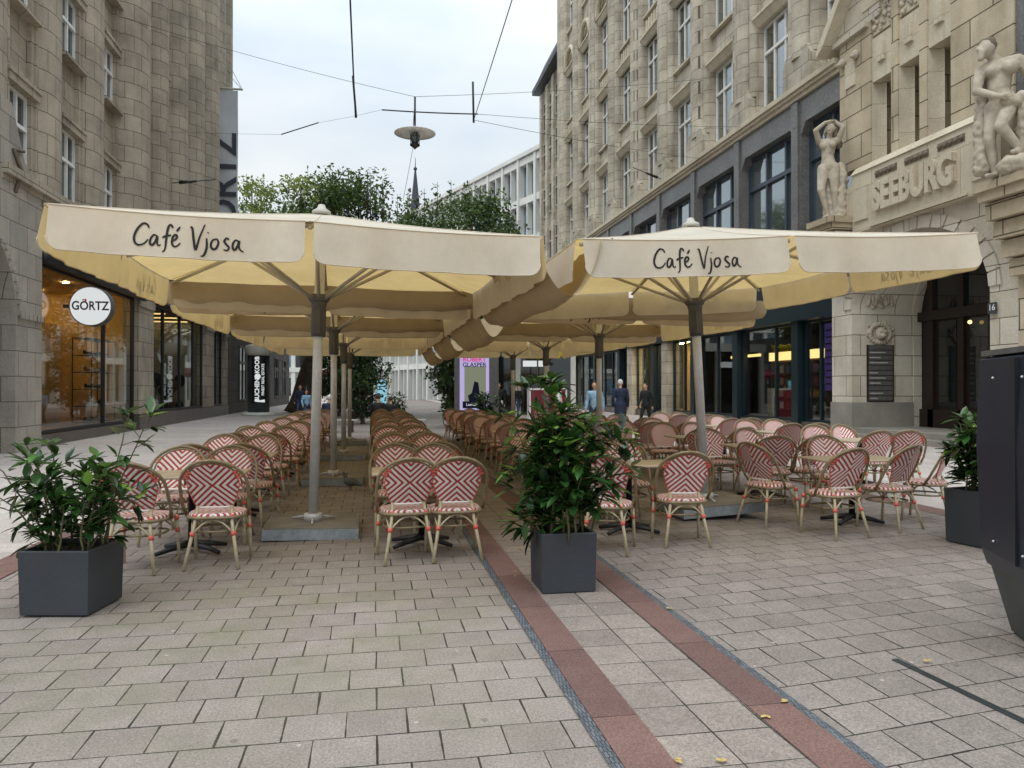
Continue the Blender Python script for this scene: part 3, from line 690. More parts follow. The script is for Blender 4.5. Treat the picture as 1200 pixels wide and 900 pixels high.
# shopfront fascia
g = MB(); g.box(RX - 0.25, RX + 0.5, 23.6, 61, 4.15, 6.28); build('fascia', g, 'teal', RB)
g = MB(); g.box(RX - 0.3, RX + 0.5, 23.6, 61, 6.284, 6.4); g.box(RX - 0.28, RX + 0.3, 23.6, 61, 4.05, 4.147)
for y in (26.2, 31.0, 35.5, 41.0, 47.0, 52.5): g.box(RX - 0.1, RX + 0.4, y - 0.22, y + 0.22, 0, 4.05)
build('shopfront_posts', g, 'teal', RB)
g = MB()
for y in (38.9, 44.6, 58.8): g.box(RX - 0.2, RX + 0.5, y - 0.4, y + 0.4, 0, 4.04)
g.box(RX - 0.2, RX + 0.5, 61.0, 63.5, 0, 12.1)
build('ground_floor_piers', g, 'stoneR', RB)
g = MB(); g.box(RX + 0.05, RX + 0.35, 23.6, 61, 0, 0.35); build('plinth', g, 'granD', RB)
for (a, b, mu) in [(23.7, 25.9, [24.9]), (26.45, 30.75, [28.0]), (31.25, 35.2, [33.2]), (35.75, 38.5, [37.0]), (39.3, 40.8, []), (41.2, 44.2, [42.6]), (45.0, 46.8, []), (47.2, 52.3, [49, 50.7]), (52.7, 58.3, [54.6, 56.4])]:
    shopfront(RB, RX + 0.2, a, b, 0.36, 4.05, -1, mu, 'teal')
g = MB(); g.box(RX + 5, RX + 5.2, 23.4, 61, 0, 6.2); g.box(RX + 0.5, RX + 5, 23.4, 61, 4.3, 4.4); 
for y in (23.5, 35.4, 44.6, 52.4, 60.8): g.box(RX + 0.4, RX + 5, y - 0.06, y + 0.06, 0.36, 4.3)
build('shop_interior_walls', g, 'dark', RB)
g = MB(); g.box(RX + 3.2, RX + 3.4, 35.6, 44.4, 0.3, 4.29); build('lit_shop_wall', g, 'warmwall', RB)
g = MB(); g.box(RX + 0.4, RX + 5, 23.5, 61, 0.3, 0.35); build('shop_floor', g, 'warmfloor', RB)
g = MB()
for y in (36.3, 38.2, 40.2, 42.4): g.box(RX + 1.2, RX + 2.6, y, y + 0.9, 4.22, 4.27)
build('ceiling_panels', g, 'lampP', RB)
g = MB(); g.box(RX + 1.3, RX + 1.36, 26.5, 30.6, 2.75, 3.1); g.box(RX + 1.3, RX + 1.36, 31.4, 34.2, 3.0, 3.12); build('shelf_light_box', g, 'lampS', RB)
g = MB(); g.box(RX + 1.4, RX + 1.9, 26.5, 30.6, 2.68, 2.73)
for q in range(4): g.box(RX + 1.4, RX + 1.9, 26.5, 30.6, 0.7 + q * 0.5, 0.74 + q * 0.5)
for q in range(5): g.box(RX + 1.4, RX + 1.9, 26.5 + q * 1.02, 26.54 + q * 1.02, 0.4, 2.7)
g.box(RX + 1.9, RX + 1.95, 26.5, 30.6, 0.4, 3.1); build('bookcase', g, 'brownB', RB)
rn = random.Random(11)
for q in range(4):
    for m_ in range(8):
        g = MB()
        y = 26.6 + m_ * 0.5
        for t_ in range(6):
            hh = rn.uniform(0.2, 0.34); g.box(RX + 1.45, RX + 1.8, y + t_ * 0.065, y + t_ * 0.065 + 0.055, 0.745 + q * 0.5, 0.745 + q * 0.5 + hh)
        o = build('book_row', g, 'book%d' % rn.randrange(7), RB)
for j, (ya, yb) in enumerate([(24.0, 24.45), (24.65, 25.2)]):
    o = build('hanging_poster', MB().box(RX + 0.5, RX + 0.53, ya, yb, 1.5, 3.9), 'purple')
    g = MB()
    for q in range(9): g.box(RX + 0.488, RX + 0.498, ya + 0.06, yb - 0.06 - 0.02 * (q % 3), 1.7 + q * 0.24, 1.76 + q * 0.24)
    build('print_lines', g, 'posterN', o)
    tag(o, ['narrow', 'wide'][j] + ' purple printed poster hanging in the dark shop window beside the portal', 'poster', 'purple posters in the shop window')
# small white fascia lettering bits
fl = thing('fascia_lettering', (RX - 0.27, 28, 5), 'small white letters on the petrol fascia of the bookshop', 'lettering')
m4 = frame((RX - 0.262, 28.6, 5.0), (0, -1, 0), (0, 0, 1)); build('word', put_text(MB(), 'm...', 0.7, m4, 0.01), 'white', fl)
fl2 = thing('fascia_lettering', (RX - 0.27, 45, 5), 'small white letters on the far petrol fascia beside the second parasol', 'lettering')
m4 = frame((RX - 0.262, 42.6, 4.7), (0, -1, 0), (0, 0, 1)); build('word', put_text(MB(), 'BO', 0.8, m4, 0.01), 'white', fl2)
# roofed neighbour beyond
NB = thing('mansard_building', (17, 70, 0), 'grey stone building with dark slate mansard just beyond the sandstone one', 'building')
g = MB(); g.box(16.8, 30, 63.6, 76, 0, 31.4)
for q in range(5): g.box(16.5, 16.8, 64.3 + q * 2.6, 65.2 + q * 2.6, 4, 31.0)
build('wall', g, 'stoneR', NB)
g = MB(); g.box(15.9, 30, 63.6, 76.4, 31.4, 31.9); g.prism([(16.0, 31.9), (17.2, 34.6), (29, 34.6), (30, 31.9)], 'y', 63.6, 76.3); build('roof', g, 'lead', NB)
for q in range(4):
    for z in (5, 9.5, 14, 18.5, 23, 27): window(NB, 16.75, 65.4 + q * 2.6, 66.8 + q * 2.6, z, z + 2.8, -1, 'greyframe', 'paneD', 0.6, (), 0.08)

# ================================================================== PORTAL
PT = thing('stone_portal', (15.3, 19.5, 0), 'carved limestone entrance portal with deep arched doorway and raised house name', 'portal')
PX = 15.2; yc = 19.6; hw = 2.82; zs = 4.1; rise = 2.0
g = MB(); g.arch(15.9, 23.5, 0.0, 6.55, yc, hw, zs, rise, PX, PX + 2.3, seg=32); build('arch_wall', g, 'stoneP', PT)
# granite foot of the piers
g = MB(); g.box(PX - 0.04, PX + 2.2, yc + hw - 0.05, 23.54, 0, 1.12); g.box(PX - 0.04, PX + 2.2, 15.86, yc - hw + 0.05, 0, 1.12); build('plinth', g, 'plinth', PT)
# voussoir ring, slightly proud
for i in range(17):
    a0, a1 = PI * i / 17 + 0.012, PI * (i + 1) / 17 - 0.012
    P = lambda a, k: (yc - (hw + k) * math.cos(a), zs + (rise + k * 0.9) * math.sin(a))
    if i == 8: kk = 1.0
    else: kk = 0.72
    build('voussoir', MB().prism([P(a0, 0.01), P(a1, 0.01), P(a1, kk * 0.55), P(a0, kk * 0.55)], 'x', PX - 0.05, PX + 0.1), 'stoneP', PT)
# round-edged shaft at the far jamb
# name frieze
g = MB(); g.box(PX - 0.25, PX + 0.6, 16.15, 22.0, 6.46, 8.3); g.prism([(22.0, 6.7), (22.5, 6.9), (22.5, 7.9), (22.0, 8.1)], 'x', PX - 0.22, PX + 0.3)
g.prism([(PX - 0.3, 8.3), (PX - 0.1, 8.55), (PX + 0.6, 8.55), (PX + 0.6, 8.3)], 'y', 16.1, 22.05)
for ya in (16.35, 21.2): g.box(PX - 0.31, PX - 0.252, ya, ya + 0.68, 6.8, 7.85)
g.box(PX - 0.29, PX - 0.252, 17.2, 21.1, 6.5, 6.58)
build('name_frieze', g, 'stoneRs', PT)
m4 = frame((PX - 0.30, 19.2, 7.3), (0, -1, 0), (0, 0, 1))
g = put_text(MB(), 'SEEBURG', 1.16, m4, 0.09, 0, 0.70, 0.05); build('lettering', g, 'stoneRs', PT)
g = MB()
for q in range(3):
    g.box(PX - 0.27, PX - 0.25, 20.75 - q * 1.3 - 0.86, 20.85 - q * 1.3, 7.93, 8.13)
    for p_ in range(5): g.tube([(PX - 0.26, 20.75 - q * 1.3 - p_ * 0.19, 8.03), (PX - 0.33, 20.75 - q * 1.3 - p_ * 0.19, 8.03)], [0.085, 0.05], 10)
build('rosette_row', g, 'sculptD', PT)
# slot storey
g = MB(); sl = [(20.45, 21.4), (19.25, 20.15), (18.05, 18.95)]
g.box(PX - 0.02, PX + 1.0, 21.4, 23.0, 8.6, 13.0); g.box(PX - 0.02, PX + 1.0, 16.0, 18.05, 8.6, 15.2)
g.box(PX - 0.02, PX + 0.8, 20.15, 20.45, 8.5, 13.2); g.box(PX - 0.02, PX + 0.8, 18.95, 19.25, 8.5, 13.2)
build('rusticated_piers', g, 'stoneRough', PT)
g = MB()
for (a, b) in sl:
    n_ = 8
    g.box(PX + 0.04, PX + 0.8, a, b, 11.05, 12.4); g.box(PX - 0.06, PX + 0.04, (a + b) / 2 - 0.15, (a + b) / 2 + 0.15, 11.55, 12.1)
    g.box(PX + 0.06, PX + 0.8, a, b, 12.5, 13.4)
    # concave reveal on the far side of each slot
    g.add([(PX + 0.02 + 0.40 * math.sin(q * PI / 16), b - 0.001 - 0.16 * (1 - math.cos(q * PI / 16)), z) for q in range(9) for z in (8.6, 11.04)], [(2 * q, 2 * q + 1, 2 * q + 3, 2 * q + 2) for q in range(8)], 0, True)
g.box(PX - 0.05, PX + 0.9, 17.7, 21.8, 13.4, 13.7)
build('slot_lintels', g, 'stoneRs', PT)
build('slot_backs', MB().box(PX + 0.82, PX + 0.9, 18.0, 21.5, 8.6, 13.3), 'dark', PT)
g = MB(); rn = random.Random(5)
for (a, b) in sl:
    for q in range(26): g.ico((PX + 0.03, rn.uniform(a + 0.08, b - 0.08), rn.uniform(12.55, 13.3)), rn.uniform(0.05, 0.11), (0.7, 1, 1), sub=1)
build('leaf_relief', g, 'sculpt', PT)
for yy in (22.05, 22.75): build('lion_mask', MB().ico((PX - 0.1, yy, 12.2), 0.14, (0.9, 1, 1.1)).ico((PX - 0.2, yy, 12.14), 0.08, (1.2, 1, 0.8)), 'sculpt', PT)
build('mask_panel', MB().box(PX - 0.07, PX, 22.15, 22.65, 11.3, 12.1), 'stoneRs', PT)
# raking gable coping
g = MB(); g.prism([(21.0, 13.0), (23.3, 13.0), (21.0, 15.6)], 'x', PX - 0.02, PX + 0.6); g.box(PX - 0.02, PX + 0.9, 16.0, 21.0, 13.7, 17.5); g.box(PX - 0.16, PX + 0.6, 21.5, 23.2, 12.85, 13.0)
build('gable', g, 'stoneP', PT)
g = MB(); g.prism([(23.7, 12.75), (23.7, 12.95), (21.0, 16.0), (21.0, 15.6), (23.35, 12.95)], 'x', PX - 0.45, PX + 0.7); build('gable_coping', g, 'stoneRs', PT)
g = MB()
for q in range(9): g.box(PX - 0.35, PX + 0.2, 18.0 + q * 0.36, 18.18 + q * 0.36, 13.72, 14.18)
build('dentil_moulding', g, 'stoneRs', PT)
# dark granite return to the right of portal
g = MB(); g.box(PX + 0.02, PX + 1, 12, 15.98, 8.6, 18); build('granite_panel', g, 'granB', PT)
# corbels under the statues
for (ya, yb, dz) in ((22.05, 23.25, 0.0), (14.75, 16.1, -0.62)):
    g = MB()
    for q in range(5): g.box(PX - 0.95 + q * 0.17, PX + 0.2, ya + q * 0.05, yb - q * 0.05, 6.62 - q * 0.44 + dz, 7.02 - q * 0.44 + dz)
    g.box(PX - 1.05, PX + 0.3, ya - 0.06, yb + 0.06, 6.84 + dz, 7.03 + dz)
    build('corbel', g, 'stoneRough', PT)
g = MB(); g.box(PX - 0.02, PX + 2, 12.0, 15.9, 0, 8.6); build('side_wall', g, 'stoneRough', PT)
# door wall
DX = 17.42
g = MB(); g.arch(16.2, 23.4, 0.3, 6.4, 20.2, 2.2, 3.9, 2.1, DX, DX + 0.3, seg=28); build('inner_arch', g, 'stoneP', PT)
build('door_step', MB().box(PX - 0.5, DX + 1, 17.2, 22.38, 0, 0.16).box(PX - 0.1, DX + 1, 17.4, 22.37, 0.16, 0.32), 'plinth', PT)
D = MB(); D.box(DX + 0.32, DX + 0.42, 17.9, 22.5, 0.32, 6.1)
for y in (18.0, 19.3, 20.6, 21.9): D.box(DX + 0.2, DX + 0.319, y - 0.12, y + 0.12, 0.32, 6.05)
D.box(DX + 0.14, DX + 0.318, 17.9, 22.5, 3.75, 4.05); D.box(DX + 0.2, DX + 0.318, 17.9, 22.5, 0.33, 0.9)
dr = build('entrance_door', D, 'oak', PT)
for (a, b) in ((18.12, 19.18), (19.42, 20.48), (20.72, 21.78)):
    p = build('pane', MB().box(DX + 0.3, DX + 0.31, a + 0.16, b - 0.16, 1.0, 3.7).box(DX + 0.3, DX + 0.31, a, b, 4.1, 5.9), 'paneD'); off = wloc(PT)
    for v in p.data.vertices: v.co -= off
    p.parent = dr
o = build('door_lamp', MB().ico((DX + 0.1, 20.1, 3.55), 0.06), 'lampD', PT)
# reliefs, name board, house number
JY = yc + hw
nb_ = thing('name_board', (16.2, JY - 0.03, 2.0), 'dark tenants name board with engraved rows on the doorway jamb', 'sign')
build('board', MB().box(15.72, 16.68, JY - 0.05, JY - 0.004, 1.14, 2.98), 'oak', nb_)
g = MB()
for q in range(11): g.box(15.76, 16.64, JY - 0.056, JY - 0.051, 1.18 + q * 0.165, 1.32 + q * 0.165)
build('name_plate', g, 'cover', nb_)
g = MB()
for q in range(11):
    if q % 4 != 2: g.box(15.8, 15.8 + 0.3 + 0.09 * ((q * 7) % 5), JY - 0.06, JY - 0.057, 1.235 + q * 0.165, 1.265 + q * 0.165)
build('name_text', g, 'greyframe', nb_)
rn = random.Random(21)
rl = MB()
for sgn in (-1, 1):
    pts = [(16.2 + sgn * (0.05 + 0.4 * t_ / 10), JY - 0.04, 4.45 + 0.2 * math.sin(t_ * 1.1)) for t_ in range(11)]
    rl.tube(pts, [0.09 - 0.004 * t_ for t_ in range(11)], 8)
for q in range(16): rl.ico((16.2 + rn.uniform(-0.42, 0.42), JY - 0.03, 4.45 + rn.uniform(-0.26, 0.26)), rn.uniform(0.04, 0.09), (1, 0.6, 1), sub=1)
build('beast_relief', rl, 'sculpt', PT)
rl = MB(); rl.ico((16.2, JY - 0.06, 3.36), 0.2, (1, 0.7, 1.05)); rl.ico((16.2, JY - 0.2, 3.28), 0.11, (1, 0.8, 0.7)); rl.ico((16.11, JY - 0.18, 3.42), 0.045); rl.ico((16.29, JY - 0.18, 3.42), 0.045)
for q in range(60):
    a_ = rn.uniform(0, 2 * PI); r_1 = rn.uniform(0.25, 0.5); rl.ico((16.2 + min(0.47, max(-0.47, r_1 * 1.1 * math.cos(a_))), JY - 0.03, 3.38 + 0.34 * r_1 / 0.5 * math.sin(a_)), rn.uniform(0.035, 0.07), (1, 0.7, 1), sub=1)
for q in range(22):
    a_ = 2 * PI * q / 22; rl.ico((16.2 + 0.36 * math.cos(a_), JY - 0.04, 3.36 + 0.3 * math.sin(a_)), 0.09, (1, 0.6, 1), sub=1)
build('lion_relief', rl, 'sculpt', PT)
hn = thing('house_number', (PX - 0.06, 16.62, 3.55), 'small grey enamel plate reading 16 beside the doorway arch', 'sign')
build('plate', MB().box(PX - 0.09, PX - 0.05, 16.5, 16.76, 3.42, 3.7), 'lowgrey', hn)
build('numerals', put_text(MB(), '16', 0.22, frame((PX - 0.095, 16.62, 3.57), (0, -1, 0), (0, 0, 1)), 0.003), 'white', hn)

# ================================================================== WHITE MODERN BUILDING closing the street
A = Vector((18.6, 77.9, 0)); Bv = Vector((0.4, 129, 0)); L = (Bv - A).length; ang = math.atan2(Bv.y - A.y, Bv.x - A.x)
WB = thing('office_building', (A.x, A.y, 0), 'white modern office block with tall narrow windows closing the street', 'building', rz=ang)
def lb(name, mb, mat, par=WB): return build(name, mb, mat, par, local=True)
g = MB(); g.box(0, L, -12, -0.6, 0, 27.2); lb('glass_core', g, 'paneB')
g = MB(); fl_ = [0.0, 5.2, 9.6, 14.0, 18.4, 22.8, 27.2]
for z in fl_[1:]: g.box(0, L, -0.6, 0.12, z - 0.75, z)
nb = 30
for i in range(nb + 1):
    x = L * i / nb; g.box(x - (0.22 if i % 2 == 0 else 0.08), x + (0.22 if i % 2 == 0 else 0.08), -0.55, 0.25 if i % 2 == 0 else 0.1, 0, 27.3)
g.box(-0.3, L + 0.3, -12, 0.4, 27.3, 27.75); g.box(-0.5, 0, -12, 0.2, 0, 27.3)
lb('facade_grid', g, 'concW')
lb('shop_glazing', MB().box(0, L, -0.66, -0.58, 0.3, 4.4), 'paneD')
g = MB()
for i in range(nb): 
    x = L * i / nb; g.box(x + 0.9, x + 0.98, -0.6, -0.5, 0, 27)
lb('mullions', g, 'greyframe')
# far pale block to the left closing the vista
FB = thing('far_building', (-20, 138, 0), 'pale far block with gridded shop windows at the end of the street', 'building')
g = MB()
g.box(-50, 1, 138.6, 150, 0, 17)
for i in range(18): g.box(-50 + i * 3, -49.3 + i * 3, 138, 138.6, 0, 17)
for z in (4.5, 8.5, 12.5, 16.3): g.box(-50, 1.7, 137.9, 138.6, z, z + 0.8)
build('wall', g, 'concW', FB)
for i in range(17):
    for j, z in enumerate((0.4, 5.3, 9.3, 13.3)): build('window', MB().box(-49.25 + i * 3, -47.05 + i * 3, 138.5, 138.58, z, z + 3.1), 'paneD' if (i + j) % 3 else 'paneB', FB)
# steeple
ST = thing('church_spire', (-15.5, 205, 0), 'slender grey church spire far off above the trees', 'spire')
c_ = Vector((-25.2 * 0.984 + 200 * 0.178, 200 * 0.984 + 25.2 * 0.178, 0)); ST.location = (c_.x, c_.y, 0)
g = MB(); g.box(c_.x - 3, c_.x + 3, c_.y - 3, c_.y + 3, 0, 34); build('tower', g, 'stoneLp', ST)
g = MB(); g.lathe([(3.2, 34), (2.1, 42), (1.1, 50), (0.4, 57), (0.12, 59.5), (0.05, 62)], (c_.x, c_.y, 0), 8, sm=False); g.ico((c_.x, c_.y, 59), 0.5); build('spire', g, 'bannerT', ST)
# ================================================================== PARASOLS
STROKES = [
 [(.75,.82),(.66,.97),(.45,1.0),(.2,.75),(.05,.38),(.12,.1),(.32,.02),(.55,.1),(.74,.3)],
 [(1.16,.48),(1.0,.52),(.86,.34),(.84,.12),(.95,.06),(1.08,.2),(1.18,.47),(1.18,.2),(1.24,.05),(1.36,.1)],
 [(1.92,.88),(1.86,1.0),(1.74,1.0),(1.66,.75),(1.62,.3),(1.58,-.1),(1.46,-.24)],
 [(1.42,.42),(1.6,.5),(1.86,.56)],
 [(1.9,.28),(2.08,.36),(2.16,.5),(2.06,.58),(1.94,.44),(1.92,.18),(2.04,.04),(2.2,.08),(2.34,.22)],
 [(2.12,.74),(2.28,.96)],
 [(2.78,.98),(2.88,.94),(2.96,.5),(3.06,.02),(3.12,.02),(3.26,.55),(3.5,1.14)],
 [(3.6,.52),(3.62,.1),(3.5,-.26),(3.34,-.32)],
 [(3.66,.76),(3.68,.8)],
 [(4.06,.5),(3.9,.44),(3.82,.22),(3.92,.04),(4.1,.1),(4.2,.34),(4.12,.5),(4.02,.5)],
 [(4.74,.5),(4.6,.56),(4.5,.42),(4.6,.28),(4.74,.14),(4.66,.0),(4.46,.04)],
 [(5.22,.44),(5.06,.48),(4.94,.3),(4.96,.08),(5.08,.06),(5.2,.26),(5.26,.46),(5.26,.16),(5.36,.02),(5.5,-.04)],
]
def catmull(P, n=5):
    P = [Vector(p) for p in P]; out_ = []
    Q = [P[0] * 2 - P[1]] + P + [P[-1] * 2 - P[-2]]
    for i in range(1, len(Q) - 2):
        for t in range(n):
            t /= n; a, b, c, d = Q[i - 1], Q[i], Q[i + 1], Q[i + 2]
            out_.append(0.5 * ((2 * b) + (c - a) * t + (2 * a - 5 * b + 4 * c - d) * t * t + (3 * b - a - 3 * c + d) * t ** 3))
    return out_ + [P[-1]]
def script_mb(place, sx, sy, wd):
    # place(u,v)->3D point on the cloth surface (already proud); ribbon strokes
    mb = MB()
    for k_, st in enumerate(STROKES):
        pts = catmull([Vector((a * sx, b * sy)) for a, b in st]) ; n = len(pts); vs = []
        for i, p in enumerate(pts):
            t = (pts[min(i + 1, n - 1)] - pts[max(i - 1, 0)]); t = t.normalized() if t.length > 0 else Vector((1, 0))
            nn_ = Vector((-t.y, t.x)); e = 0.55 + 0.45 * math.sin(PI * min(1, i / (n - 1) * 0.9 + 0.1))
            vs.append(place(p + nn_ * wd * e)); vs.append(place(p - nn_ * wd * e))
        mb.add(vs, [(2 * i, 2 * i + 2, 2 * i + 3, 2 * i + 1) for i in range(n - 1)])
    return mb
HX, HY, EV, PK, VD = 1.98, 2.1, 2.93, 3.46, 0.355
def make_parasol():
    root = thing('parasol', (0, 0, 0), '', 'parasol', 'cream parasols over the terrace')
    # canopy : eight panels, slight sag between ribs
    corners = [(-HX, -HY), (0, -HY), (HX, -HY), (HX, 0), (HX, HY), (0, HY), (-HX, HY), (-HX, 0)]
    mb = MB(); nr = 8
    for k_ in range(8):
        a = Vector(corners[k_]); b = Vector(corners[(k_ + 1) % 8]); vs = []; ns = 6
        for i in range(nr + 1):
            r = 0.04 + 0.96 * i / nr
            for j in range(ns + 1):
                p = (a * (1 - j / ns) + b * (j / ns)) * r
                z = PK + (EV - PK) * r - 0.025 * r * math.sin(PI * j / ns) - 0.03 * math.sin(PI * r)
                vs.append((p.x, p.y, z))
        mb.add(vs, [(i * (ns + 1) + j, (i + 1) * (ns + 1) + j, (i + 1) * (ns + 1) + j + 1, i * (ns + 1) + j + 1) for i in range(nr) for j in range(ns)], 0, True)
    build('canopy', mb, 'canvas', root, True)
    # valance : each side split in two halves, lower corners rounded
    rn = random.Random(4)
    for k_ in range(8):
        a = Vector(corners[k_]); b = Vector(corners[(k_ + 1) % 8]); d = (b - a); Ln = d.length; d.normalize(); nrm = Vector((d.y, -d.x))
        if nrm.dot((a + b) / 2) < 0: nrm = -nrm
        g0 = 0.035; nu, nv = 44, 8; vs = []; ph = rn.uniform(0, 6)
        def pt(u, v, off=0.0):
            s_ = g0 + (Ln - 2 * g0) * u  # distance along the edge
            cr_ = 0.1; e = min(s_, Ln - s_) - g0; zb = VD
            if e < cr_: zb = VD - cr_ + math.sqrt(max(0, cr_ ** 2 - (cr_ - e) ** 2))
            z = EV - 0.05 * math.sin(PI * u) * 0 - zb * v - 0.025 * math.sin(PI * s_ / Ln) * (1 - v * 0.3)
            o_ = 0.012 + v * (0.03 + 0.018 * math.sin(s_ * 7 + ph) + 0.012 * math.sin(s_ * 17 + ph * 2)) + off
            q = a + d * s_ + nrm * o_
            return Vector((q.x, q.y, z))
        for i in range(nu + 1):
            for j in range(nv + 1): vs.append(pt(0.5 - 0.5 * math.cos(PI * i / nu), j / nv))
        mb = MB().add(vs, [(i * (nv + 1) + j, i * (nv + 1) + j + 1, (i + 1) * (nv + 1) + j + 1, (i + 1) * (nv + 1) + j) for i in range(nu) for j in range(nv)], 0, True)
        vo_ = build('valance', mb, 'canvas', root, True)
        build('hem', MB().tube([pt(0.5 - 0.5 * math.cos(PI * i / 40), 0.985, 0.002) for i in range(41)], 0.005, 5), 'canvas', vo_, True)
        build('hem', MB().tube([pt(0.5 - 0.5 * math.cos(PI * i / 20), 0.0, 0.002) for i in range(21)], 0.005, 5), 'canvas', vo_, True)
        if k_ % 2 == 0:
            # outside left half of this side carries the name (reading left to right seen from outside)
            def place(p):
                u = (p.x) / (Ln - 2 * g0); v = (0.268 - p.y) / VD
                q = pt(min(max(u, 0), 1), min(max(v, 0.02), 0.98), 0.005); return (q.x, q.y, q.z)
            def place2(p): return place(Vector((p.x + 0.62 * Ln / 2.0, p.y)))
            build('lettering', script_mb(place2, 0.150, 0.18, 0.0095), 'ink', vo_, True)
    # ribs and struts
    hub = Vector((0, 0, 2.52)); top = Vector((0, 0, PK - 0.06))
    for c2 in corners:
        e = Vector((c2[0] * 0.985, c2[1] * 0.985, EV - 0.045)); mid = top.lerp(e, 0.5) 
        build('seam', MB().tube([(c2[0] * r, c2[1] * r, PK + (EV - PK) * r - 0.03 * math.sin(PI * r) + 0.002) for r in [0.05 + 0.95 * q / 8 for q in range(9)]], 0.006, 5), 'canvas', root, True)
        build('rib', MB().tube([top, e], 0.019, 6), 'arm', root, True)
        build('strut', MB().tube([hub + Vector((c2[0], c2[1], 0)).normalized() * 0.06, mid], 0.019, 6).ico(mid, 0.034, sub=1), 'arm', root, True)
    build('pole', MB().lathe([(0.052, 0.1), (0.052, PK)], (0, 0, 0), 20), 'alu', root, True)
    build('winch_sleeve', MB().lathe([(0.075, 2.12), (0.082, 2.2), (0.078, 2.44), (0.09, 2.5), (0.085, 2.58)], (0, 0, 0), 14).box(-0.05, 0.02, -0.13, -0.05, 2.15, 2.42), 'cover', root, True)
    build('hub', MB().lathe([(0.1, 2.50), (0.12, 2.54), (0.06, 2.58)], (0, 0, 0), 16), 'cover', root, True)
    build('finial', MB().lathe([(0.1, PK - 0.01), (0.1, PK + 0.03), (0.05, PK + 0.06), (0.035, PK + 0.1), (0.0, PK + 0.11)], (0, 0, 0), 14), 'greyframe', root, True)
    build('base_slab', MB().box(-0.48, 0.48, -0.5, 0.5, 0.006, 0.112), 'galv', root, True)
    build('slab_top', MB().box(-0.465, 0.465, -0.485, 0.485, 0.113, 0.125), 'slabtop', root, True)
    c3 = MB().lathe([(0.1, 0.125), (0.1, 0.2), (0.075, 0.21), (0.06, 0.2)], (0, 0, 0), 18)
    for a_ in (30, 150, 270): c3.tube([(0.09 * math.cos(R(a_)), 0.09 * math.sin(R(a_)), 0.17), (0.26 * math.cos(R(a_)), 0.26 * math.sin(R(a_)), 0.135)], 0.012, 6)
    build('collar', c3, 'alu', root, True)
    return root
par0 = make_parasol()
order = ['front', 'second', 'third', 'rearmost']
spots = [(-0.64, 8.6 + 4.45 * i, 'left', i) for i in range(4)] + [(4.12, 9.25 + 4.45 * i, 'right', i) for i in range(4)]
for n_, (x, y, sd_, i) in enumerate(spots):
    o = par0 if n_ == 0 else copy_tree(par0)
    o.location = (x, y, 0)
    tag(o, 'cream square parasol printed with the cafe name, %s one of the %s row' % (order[i], sd_))
par0.rotation_euler = (0, R(1.4), R(1.5))
for o in [x for x in COL.objects if x.name.startswith('parasol') and x.parent is None and abs(x.location.x - 4.12) < 0.01 and x.location.y < 10]:
    o.rotation_euler = (0, R(-3.1), R(1.5)); o.location = (4.08, 9.0, 0.05); o.scale = (1.08, 1.03, 1.02)
# rain gutters slung between the two rows
def gutter(y0, y1, xl, xr, zl, zr, lab, sg=1.0):
    mb = MB(); nu, nv = 20, 16; vs = []
    for i in range(nu + 1):
        u = i / nu; y = y0 + (y1 - y0) * u
        pinch = 0.80 + 0.20 * math.sin(PI * u) ** 0.6; sag = (0.42 + sg * 0.16 * math.sin(PI * u) + sg * 0.12 * (1 - u) + 0.03 * math.sin(u * 11))
        for j in range(nv + 1):
            v = j / nv; x = xl + (xr - xl) * v; xc = (xl + xr) / 2
            x = xc + (x - xc) * (pinch + 0.28 * (1 - pinch)) ; z = zl + (zr - zl) * v - sag * math.sin(PI * v) ** 0.75 - 0.10 * (1 - pinch)
            vs.append((x + 0.012 * math.sin(y * 9 + v * 6), y, z + 0.008 * math.sin(y * 13 + v * 9)))
    mb.add(vs, [(i * (nv + 1) + j, i * (nv + 1) + j + 1, (i + 1) * (nv + 1) + j + 1, (i + 1) * (nv + 1) + j) for i in range(nu) for j in range(nv)], 0, True)
    gt = tag(build('rain_gutter', mb, 'gutter'), lab, 'gutter', 'canvas gutters between the parasol rows')
    g_ = MB()
    for u in (0.02, 0.5, 0.98): 
        y = y0 + (y1 - y0) * u; g_.tube([(xl - 0.08, y, zl + 0.02), (xl + 0.12, y, zl - 0.1)], 0.01, 5); g_.tube([(xr + 0.08, y, zr + 0.02), (xr - 0.12, y, zr - 0.1)], 0.01, 5)
    build('tie_cord', g_, 'black', gt)
for i in range(4):
    gutter(6.72 + 4.45 * i, 11.2 + 4.45 * i, 1.40, 2.10, 2.9, 2.92, 'slung canvas rain gutter joining the %s pair of parasols' % order[i], 0.6 if i == 0 else 1.2)
for rowx, nm, yb in ((-0.64, 'left', 8.6), (4.14, 'right', 9.25)):
    for i in range(2):
        yj = yb + 4.45 * i + 2.225; mb = MB(); vs = []; nu, nv = 24, 10
        for a in range(nu + 1):
            u = a / nu; x = rowx - 2.03 + 4.06 * u; e_ = 1 - (2 * u - 1) ** 8
            for b in range(nv + 1):
                v = b / nv; vs.append((x, yj + (v - 0.5) * 0.40, 2.95 - (0.27 + 0.05 * e_ + 0.012 * math.sin(u * 17 + i)) * math.sin(PI * v) ** 0.35))
        mb.add(vs, [(a * (nv + 1) + b, (a + 1) * (nv + 1) + b, (a + 1) * (nv + 1) + b + 1, a * (nv + 1) + b + 1) for a in range(nu) for b in range(nv)], 0, True)
        tag(build('rain_gutter', mb, 'gutter'), 'shade-browned canvas gutter across the gap behind the %s parasol of the %s row' % (['front', 'second', 'third'][i], nm), 'gutter', 'canvas gutters between the parasol rows')

